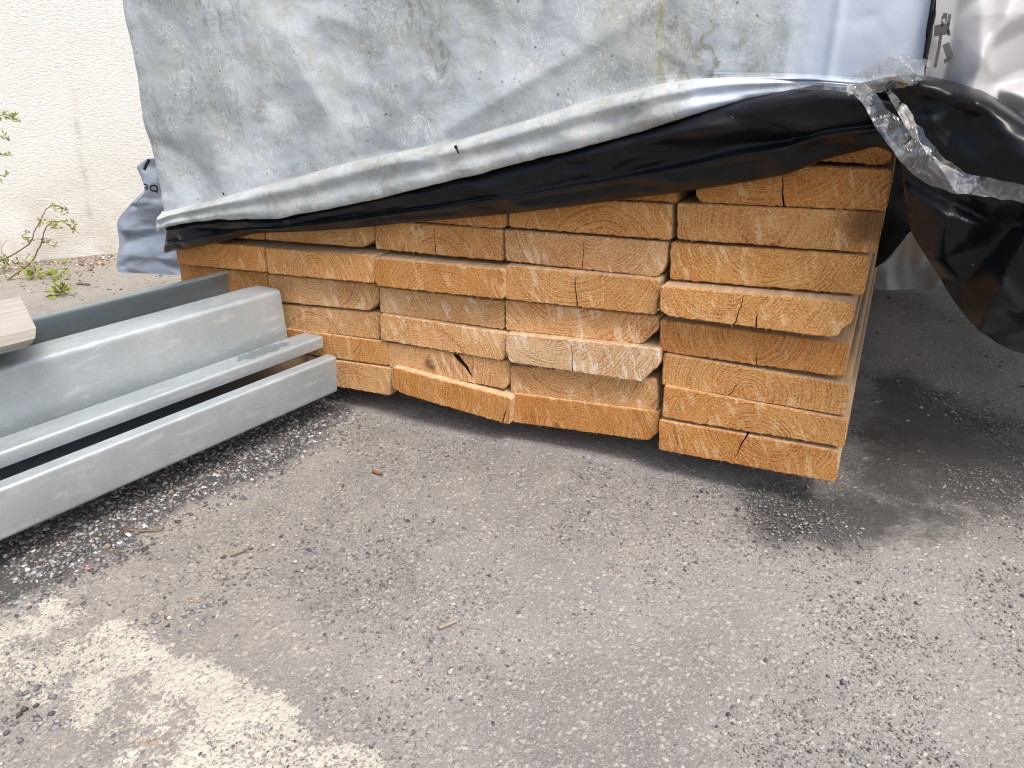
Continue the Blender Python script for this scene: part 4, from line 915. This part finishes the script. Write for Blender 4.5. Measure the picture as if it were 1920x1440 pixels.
# ------------------------------------------------------------------ gravel and litter
ico = bmesh.new(); bmesh.ops.create_icosphere(ico, subdivisions=1, radius=1.0)
IV = np.array([v.co[:] for v in ico.verts]); ico.verts.index_update(); IF = np.array([[v.index for v in f.verts] for f in ico.faces]); ico.free()
def scatter(pos, size, flat, cols, name, jit=.28, sink=.3):
    n = len(pos); sc = size[:, None]*np.stack([rng.uniform(.7, 1.3, n), rng.uniform(.6, 1.1, n), flat], 1)
    V = IV[None]*(1+rng.normal(0, jit, (n, len(IV), 1)))*sc[:, None]
    a = rng.uniform(0, 2*np.pi, n); c, s_ = np.cos(a)[:, None], np.sin(a)[:, None]
    tl_ = rng.normal(0, .25, n)[:, None]
    x, y, z_ = V[..., 0]*c-V[..., 1]*s_, V[..., 0]*s_+V[..., 1]*c, V[..., 2]
    z_ = z_+tl_*x
    V = np.stack([x, y, z_], -1)+np.c_[pos, size*flat*(1-sink)][:, None]
    Fx = (IF[None]+(np.arange(n)*len(IV))[:, None, None]).reshape(-1, 3)
    me = bpy.data.meshes.new(name); me.vertices.add(n*len(IV)); me.vertices.foreach_set('co', V.astype(np.float32).ravel())
    me.loops.add(len(Fx)*3); me.loops.foreach_set('vertex_index', Fx.ravel().astype(np.int32)); me.polygons.add(len(Fx))
    me.polygons.foreach_set('loop_start', np.arange(0, len(Fx)*3, 3, dtype=np.int32)); me.update(calc_edges=True)
    ca = me.attributes.new('col', 'FLOAT_COLOR', 'POINT'); cc = np.repeat(np.c_[cols, np.ones(n)], len(IV), 0); ca.data.foreach_set('color', cc.astype(np.float32).ravel())
    return me
pal = np.array([(.085, .085, .09), (.14, .142, .15), (.21, .212, .215), (.28, .28, .28), (.36, .35, .34), (.48, .47, .45), (.66, .65, .62), (.40, .29, .18), (.34, .22, .17)])
def cols_(n, pr): return pal[rng.choice(len(pal), n, p=np.array(pr)/sum(pr))]*rng.uniform(.8, 1.2, (n, 1))
GZ = [(gpoly([(-80, 1040), (60, 965), (250, 880), (420, 800), (560, 730), (640, 722), (655, 790), (560, 870), (480, 905), (420, 930), (330, 965), (260, 1020), (180, 1075), (100, 1110), (60, 1130), (-80, 1190)]), 62000, (.0011, .0036)),
      (gpoly([(290, 1165), (360, 1140), (440, 1145), (420, 1215), (350, 1235), (300, 1200)]), 12000, (.0014, .0036)),
      (gpoly([(430, 1020), (520, 990), (600, 1010), (560, 1060), (460, 1060)]), 4500, (.0015, .0035)),
      (gpoly([(160, 1390), (300, 1380), (330, 1470), (150, 1480)]), 15000, (.0014, .0034)),
      (gpoly([(0, 1320), (60, 1300), (60, 1360), (0, 1370)]), 9000, (.002, .0045)),
      (gpoly([(1370, 935), (1460, 940), (1560, 950), (1640, 990), (1580, 1040), (1470, 1035), (1400, 1000)]), 17000, (.0009, .0024)),
      (gpoly([(1620, 860), (1740, 850), (1760, 890), (1680, 900)]), 9000, (.0010, .0022))]
ap, asz = [], []
for pl, den, (s0, s1) in GZ:
    q = np.array(pl); lo, hi = q.min(0)-.05, q.max(0)+.05; n = int(den*np.prod(hi-lo)); p = rng.uniform(lo, hi, (n, 2))
    d = polydist(p, pl); nz = np.array([mnoise.noise(Vector((a*22, b2*22, 0))) for a, b2 in p])
    k = rng.uniform(0, 1, n) < np.clip(.5+d/.05+nz*.55, 0, 1); ap.append(p[k]); asz.append(s0+(s1-s0)*rng.beta(1.3, 2.6, k.sum()))
p = np.c_[rng.uniform(-1.3, .75, 17000), rng.uniform(-.7, .35, 17000)]; nz = np.array([mnoise.noise(Vector((a*9, b2*9, 4))) for a, b2 in p]); k = rng.uniform(0, 1, len(p)) < np.clip(.34+nz*.9, .08, 1)
ap.append(p[k]); asz.append(.0007+.0032*rng.beta(1, 5, k.sum()))
p = np.c_[rng.uniform(-1.25, .72, 200000), rng.uniform(-.70, .42, 200000)]
k = (p[:, 1] < .05) | (p[:, 0] > .0)
nz = fbm(np.c_[p*np.array([1, 1]), np.zeros(len(p))], 7, 2, 6.); k &= rng.uniform(0, 1, len(p)) < np.clip(.72+nz*.6, .3, 1)
grit_p, grit_s = p[k], .00045+.0019*rng.beta(1.0, 5.0, k.sum())
p = np.c_[rng.uniform(-2.4, .5, 5200), rng.uniform(.2, 1.9, 5200)]; ap.append(p); asz.append(.0012+.004*rng.beta(1, 4, len(p)))
pos, size = np.concatenate(ap), np.concatenate(asz)
inw = ((pos[:, 0]-W0[0])*WN[0]+(pos[:, 1]-W0[1])*WN[1]) > .01
pos, size = pos[inw], size[inw]
me = scatter(pos, size, rng.uniform(.35, .75, len(pos)), cols_(len(pos), [6, 8, 7, 5, 3, 1.4, .5, .6, .5]), 'gravel', .38, .42)
tag(link('gravel', me, [mat_vcol('stone_chips')]), 'loose grey gravel scattered over the asphalt', 'gravel', kind='stuff')
gp = np.array([(.16, .16, .165), (.26, .255, .25), (.36, .345, .325), (.45, .43, .395), (.55, .53, .485), (.68, .66, .61), (.46, .40, .32), (.42, .35, .31)])
me = scatter(grit_p, grit_s, rng.uniform(.35, .7, len(grit_p)), gp[rng.choice(8, len(grit_p), p=[.12, .20, .27, .22, .09, .025, .04, .035])]*rng.uniform(.58, .84, (len(grit_p), 1)), 'grit', .3, .55)
tag(link('grit', me, [mat_vcol('grit_stone')]), 'fine pale grit worn out of the asphalt surface', 'grit', kind='stuff')
# dry litter at the foot of the wall
n = 2600
al = rng.uniform(-.75, 1.4, n); aw = .012+np.abs(rng.normal(0, .14, n)); pos = np.array([(W0+WD*a+WN*w_)[:2] for a, w_ in zip(al, aw)])
litter = np.array([(.30, .20, .12), (.45, .34, .24), (.62, .54, .44), (.22, .13, .08), (.74, .68, .60), (.40, .22, .12)])
me = scatter(pos, .002+.007*rng.beta(1, 3.5, n), rng.uniform(.12, .35, n), litter[rng.integers(0, 6, n)]*rng.uniform(.75, 1.2, (n, 1)), 'leaf_litter', .45, .1)
tag(link('leaf_litter', me, [mat_vcol('dry_litter')]), 'dry leaf litter and chips along the foot of the wall', 'litter', kind='stuff')

# twigs and chips lying about
BARK = mat_plain('dry_bark', (.13, .09, .065), .9, (.24, .18, .13), 200)
PALE = mat_plain('dry_chip', (.27, .225, .175), .9, (.38, .33, .27), 200)
RED = mat_plain('dead_leaf', (.20, .065, .03), .8, (.30, .11, .05), 200)
def twig(px, r, mat, label, name='twig', cat='twig'):
    pts = [onz(x, y, r*.85) for x, y in px]; bm = bmesh.new(); rings = []
    for i, p in enumerate(pts):
        t = pts[min(i+1, len(pts)-1)]-pts[max(i-1, 0)]; t /= np.linalg.norm(t); s_ = np.cross(t, (0, 0, 1)); s_ /= np.linalg.norm(s_)
        rr = r*(1-.55*i/len(pts))*random.uniform(.85, 1.15)
        rings.append([bm.verts.new(p+s_*rr*math.cos(a)+np.array([0, 0, 1])*rr*.8*math.sin(a)) for a in np.linspace(0, 2*math.pi, 7)[:-1]])
    for A, Bq in zip(rings, rings[1:]):
        for i in range(6): bm.faces.new((A[i], A[(i+1) % 6], Bq[(i+1) % 6], Bq[i]))
    bm.faces.new(rings[0]); bm.faces.new(rings[-1][::-1]); bmesh.ops.recalc_face_normals(bm, faces=bm.faces)
    me = bpy.data.meshes.new(name); bm.to_mesh(me); bm.free(); return tag(link(name, me, [mat], smooth=True), label, cat)
twig([(228, 991), (255, 995), (280, 995), (304, 993)], .0022, BARK, 'brown twig lying on the dark gravel below the front beam')
twig([(822, 1177), (835, 1172), (850, 1166), (858, 1164)], .0022, PALE, 'pale brown wood chip on bare asphalt in front of the stack', 'wood_chip', 'wood chip')
twig([(432, 1042), (448, 1037), (463, 1030)], .0016, BARK, 'thin dark curled twig beside a small heap of grit')
twig([(318, 1182), (326, 1176), (336, 1169)], .0010, PALE, 'straw-thin pale twig among stones above the cream paint')
twig([(145, 532), (155, 532), (168, 533)], .0045, BARK, 'short dark stick on the earth near the wall')
twig([(700, 884), (707, 886), (714, 889)], .0024, RED, 'tiny reddish brown leaf scrap on asphalt below the stack', 'dead_leaf', 'leaf')

# ------------------------------------------------------------------ weeds by the wall
STEM = mat_plain('weed_stem', (.17, .17, .06), .7, (.23, .13, .07), 50); LEAF = mat_plain('weed_leaf', (.20, .25, .04), .55, (.33, .37, .09), 60)
def leafclump(bm, c, R_, n, L, up=.3):
    for _ in range(n):
        d = Vector((random.gauss(0, 1), random.gauss(0, 1), random.gauss(up, .8))).normalized(); s_ = d.orthogonal().normalized(); s_.rotate(Matrix.Rotation(random.uniform(0, 6.28), 3, d)); u_ = d.cross(s_)
        o_ = Vector(c)+d*random.uniform(0, R_); l_ = L*random.uniform(.6, 1.25); w_ = l_*.22
        v = [bm.verts.new(q) for q in (o_, o_+d*l_*.45+s_*w_+u_*w_*.4, o_+d*l_, o_+d*l_*.45-s_*w_+u_*w_*.4, o_+d*l_*.5)]
        bm.faces.new((v[0], v[1], v[4])); bm.faces.new((v[1], v[2], v[4])); bm.faces.new((v[2], v[3], v[4])); bm.faces.new((v[3], v[0], v[4]))
def weed(base_px, stems, clumps, label, name='weed', lean=0):
    b0 = onz(*base_px); root = tag(empty(name, b0), label, 'weed'); n_ = np.array([FW[0], FW[1], 0]); n_ /= np.linalg.norm(n_)
    for r0, r1, pts in stems:
        q = [onpl(x, y, b0, n_) for x, y in arc_resample(pts, 14)]; q = [p+n_*.02*math.sin(i*.5) for i, p in enumerate(q)]
        for p in q: p[2] = max(p[2], .002)
        bm = bmesh.new(); rings = []
        for i, p in enumerate(q):
            t = q[min(i+1, 13)]-q[max(i-1, 0)]; t /= np.linalg.norm(t); s_ = np.cross(t, n_); s_ /= np.linalg.norm(s_); u_ = np.cross(s_, t); rr = r0+(r1-r0)*i/13
            rings.append([bm.verts.new(p+s_*rr*math.cos(a)+u_*rr*math.sin(a)) for a in (0, 1.57, 3.14, 4.71)])
        for A, Bq in zip(rings, rings[1:]):
            for i in range(4): bm.faces.new((A[i], A[(i+1) % 4], Bq[(i+1) % 4], Bq[i]))
        me = bpy.data.meshes.new('stem'); bm.to_mesh(me); bm.free(); local(link('stem', me, [STEM], root, True), b0)
    bm = bmesh.new()
    for (x, y, R_, n, L) in clumps:
        c = onpl(x, y, b0, n_); c[2] = max(c[2], .004); leafclump(bm, c, R_, n, L)
    me = bpy.data.meshes.new('leaves'); bm.to_mesh(me); bm.free(); local(link('leaves', me, [LEAF], root), b0)
    return root
z4 = lambda x, y: (x/7.2, 360+y/7.2)
weed((12, 527), [(.0024, .0011, [z4(95, 1190), z4(370, 960), z4(470, 800), z4(570, 690), z4(620, 570), z4(700, 430), z4(790, 378), z4(870, 372), z4(940, 430), z4(1020, 540)]),
                 (.0016, .0008, [z4(560, 690), z4(530, 650), z4(560, 615), z4(600, 630)]), (.0014, .0008, [z4(580, 690), z4(660, 640), z4(750, 735)]), (.0012, .0008, [z4(680, 450), z4(760, 460), z4(810, 492)])],
     [(*z4(410, 870), .007, 5, .012), (*z4(590, 640), .006, 5, .010), (*z4(700, 420), .010, 10, .013), (*z4(770, 470), .006, 8, .012), (*z4(900, 395), .006, 9, .012), (*z4(975, 450), .008, 14, .012), (*z4(1005, 520), .006, 10, .011), (*z4(700, 660), .005, 8, .010), (*z4(745, 720), .005, 9, .010), (*z4(400, 960), .010, 6, .012), (*z4(60, 1195), .018, 10, .016), (*z4(250, 1090), .012, 7, .013)],
     'tall arching green weed with drooping leaf tips against the wall')
weed((-6, 512), [(.0021, .0009, [z4(-10, 940), z4(150, 850), z4(280, 760), z4(390, 680), z4(430, 570), z4(570, 410), z4(640, 290), z4(690, 200), z4(780, 165), z4(850, 190), z4(905, 300)]), (.0014, .0008, [z4(375, 680), z4(350, 600), z4(370, 540)])],
     [(*z4(395, 670), .010, 12, .014), (*z4(365, 540), .006, 7, .012), (*z4(580, 395), .010, 12, .014), (*z4(730, 195), .008, 14, .012), (*z4(765, 230), .005, 6, .01), (*z4(840, 195), .005, 7, .011), (*z4(870, 240), .006, 8, .011), (*z4(900, 295), .005, 8, .010), (*z4(20, 920), .015, 16, .016), (*z4(0, 1000), .02, 14, .016)],
     'thin bent weed stem forked at the wall, lower leaves sparse')
weed((-16, 522), [(.003, .001, [(-16, 520), (-30, 380), (-28, 260), (-10, 218), (10, 214), (25, 218), (37, 229)]), (.0016, .0008, [(-28, 290), (-10, 256), (6, 254), (15, 264)]), (.0016, .0008, [(-29, 330), (-10, 292), (10, 289), (20, 292)]), (.0016, .0008, [(-29, 370), (-10, 336), (10, 327)])],
     [(4, 217, .008, 10, .014), (18, 214, .008, 12, .013), (28, 221, .007, 12, .012), (35, 227, .005, 8, .011), (7, 255, .007, 10, .012), (14, 263, .004, 6, .011), (4, 291, .007, 9, .012), (17, 291, .005, 7, .011), (2, 332, .007, 9, .012), (11, 328, .005, 6, .011)],
     'tall weed at the wall of which only four leafy tips show')
weed((9, 512), [(.0016, .0004, [(5, 505), (9, 480), (12, 450)]), (.0014, .0004, [(5, 505), (3, 488), (-3, 470)])], [(6, 505, .01, 8, .012)], 'grey-green grass blades standing below the leaning weeds', 'grass_tuft')
for px_, R_, n_, L_, lab in (((68, 523), .02, 26, .022, 'small flat rosette weed on the earth left of two others'), ((102, 524), .015, 20, .02, 'small rosette weed between two other weeds on the earth'), ((118, 556), .022, 46, .02, 'bright green bushy weedling just above the rear steel channel'), ((36, 505), .03, 30, .015, 'low sparse seedling cluster at the foot of the wall')):
    b0 = onz(*px_); root = tag(empty('seedling', b0), lab, 'weed'); bm = bmesh.new()
    leafclump(bm, (0, 0, .008), R_, n_, L_, .7)
    if L_ == .02 and n_ == 46:
        for k in range(4): leafclump(bm, (-.012*k+random.gauss(0, .004), .012*k, .02+.016*k), .012, 9, .014, .5)
    for v in bm.verts: v.co.z = max(v.co.z, .002)
    me = bpy.data.meshes.new('leaves'); bm.to_mesh(me); bm.free(); link('leaves', me, [LEAF], root)

# small details ---------------------------------------------------
scn.cycles.use_denoising = True; scn.cycles.denoiser = 'OPENIMAGEDENOISE'; scn.cycles.denoising_input_passes = 'RGB_ALBEDO_NORMAL'; scn.cycles.denoising_prefilter = 'ACCURATE'; scn.cycles.filter_width = 1.15; scn.cycles.max_bounces = 8; scn.cycles.transparent_max_bounces = 12
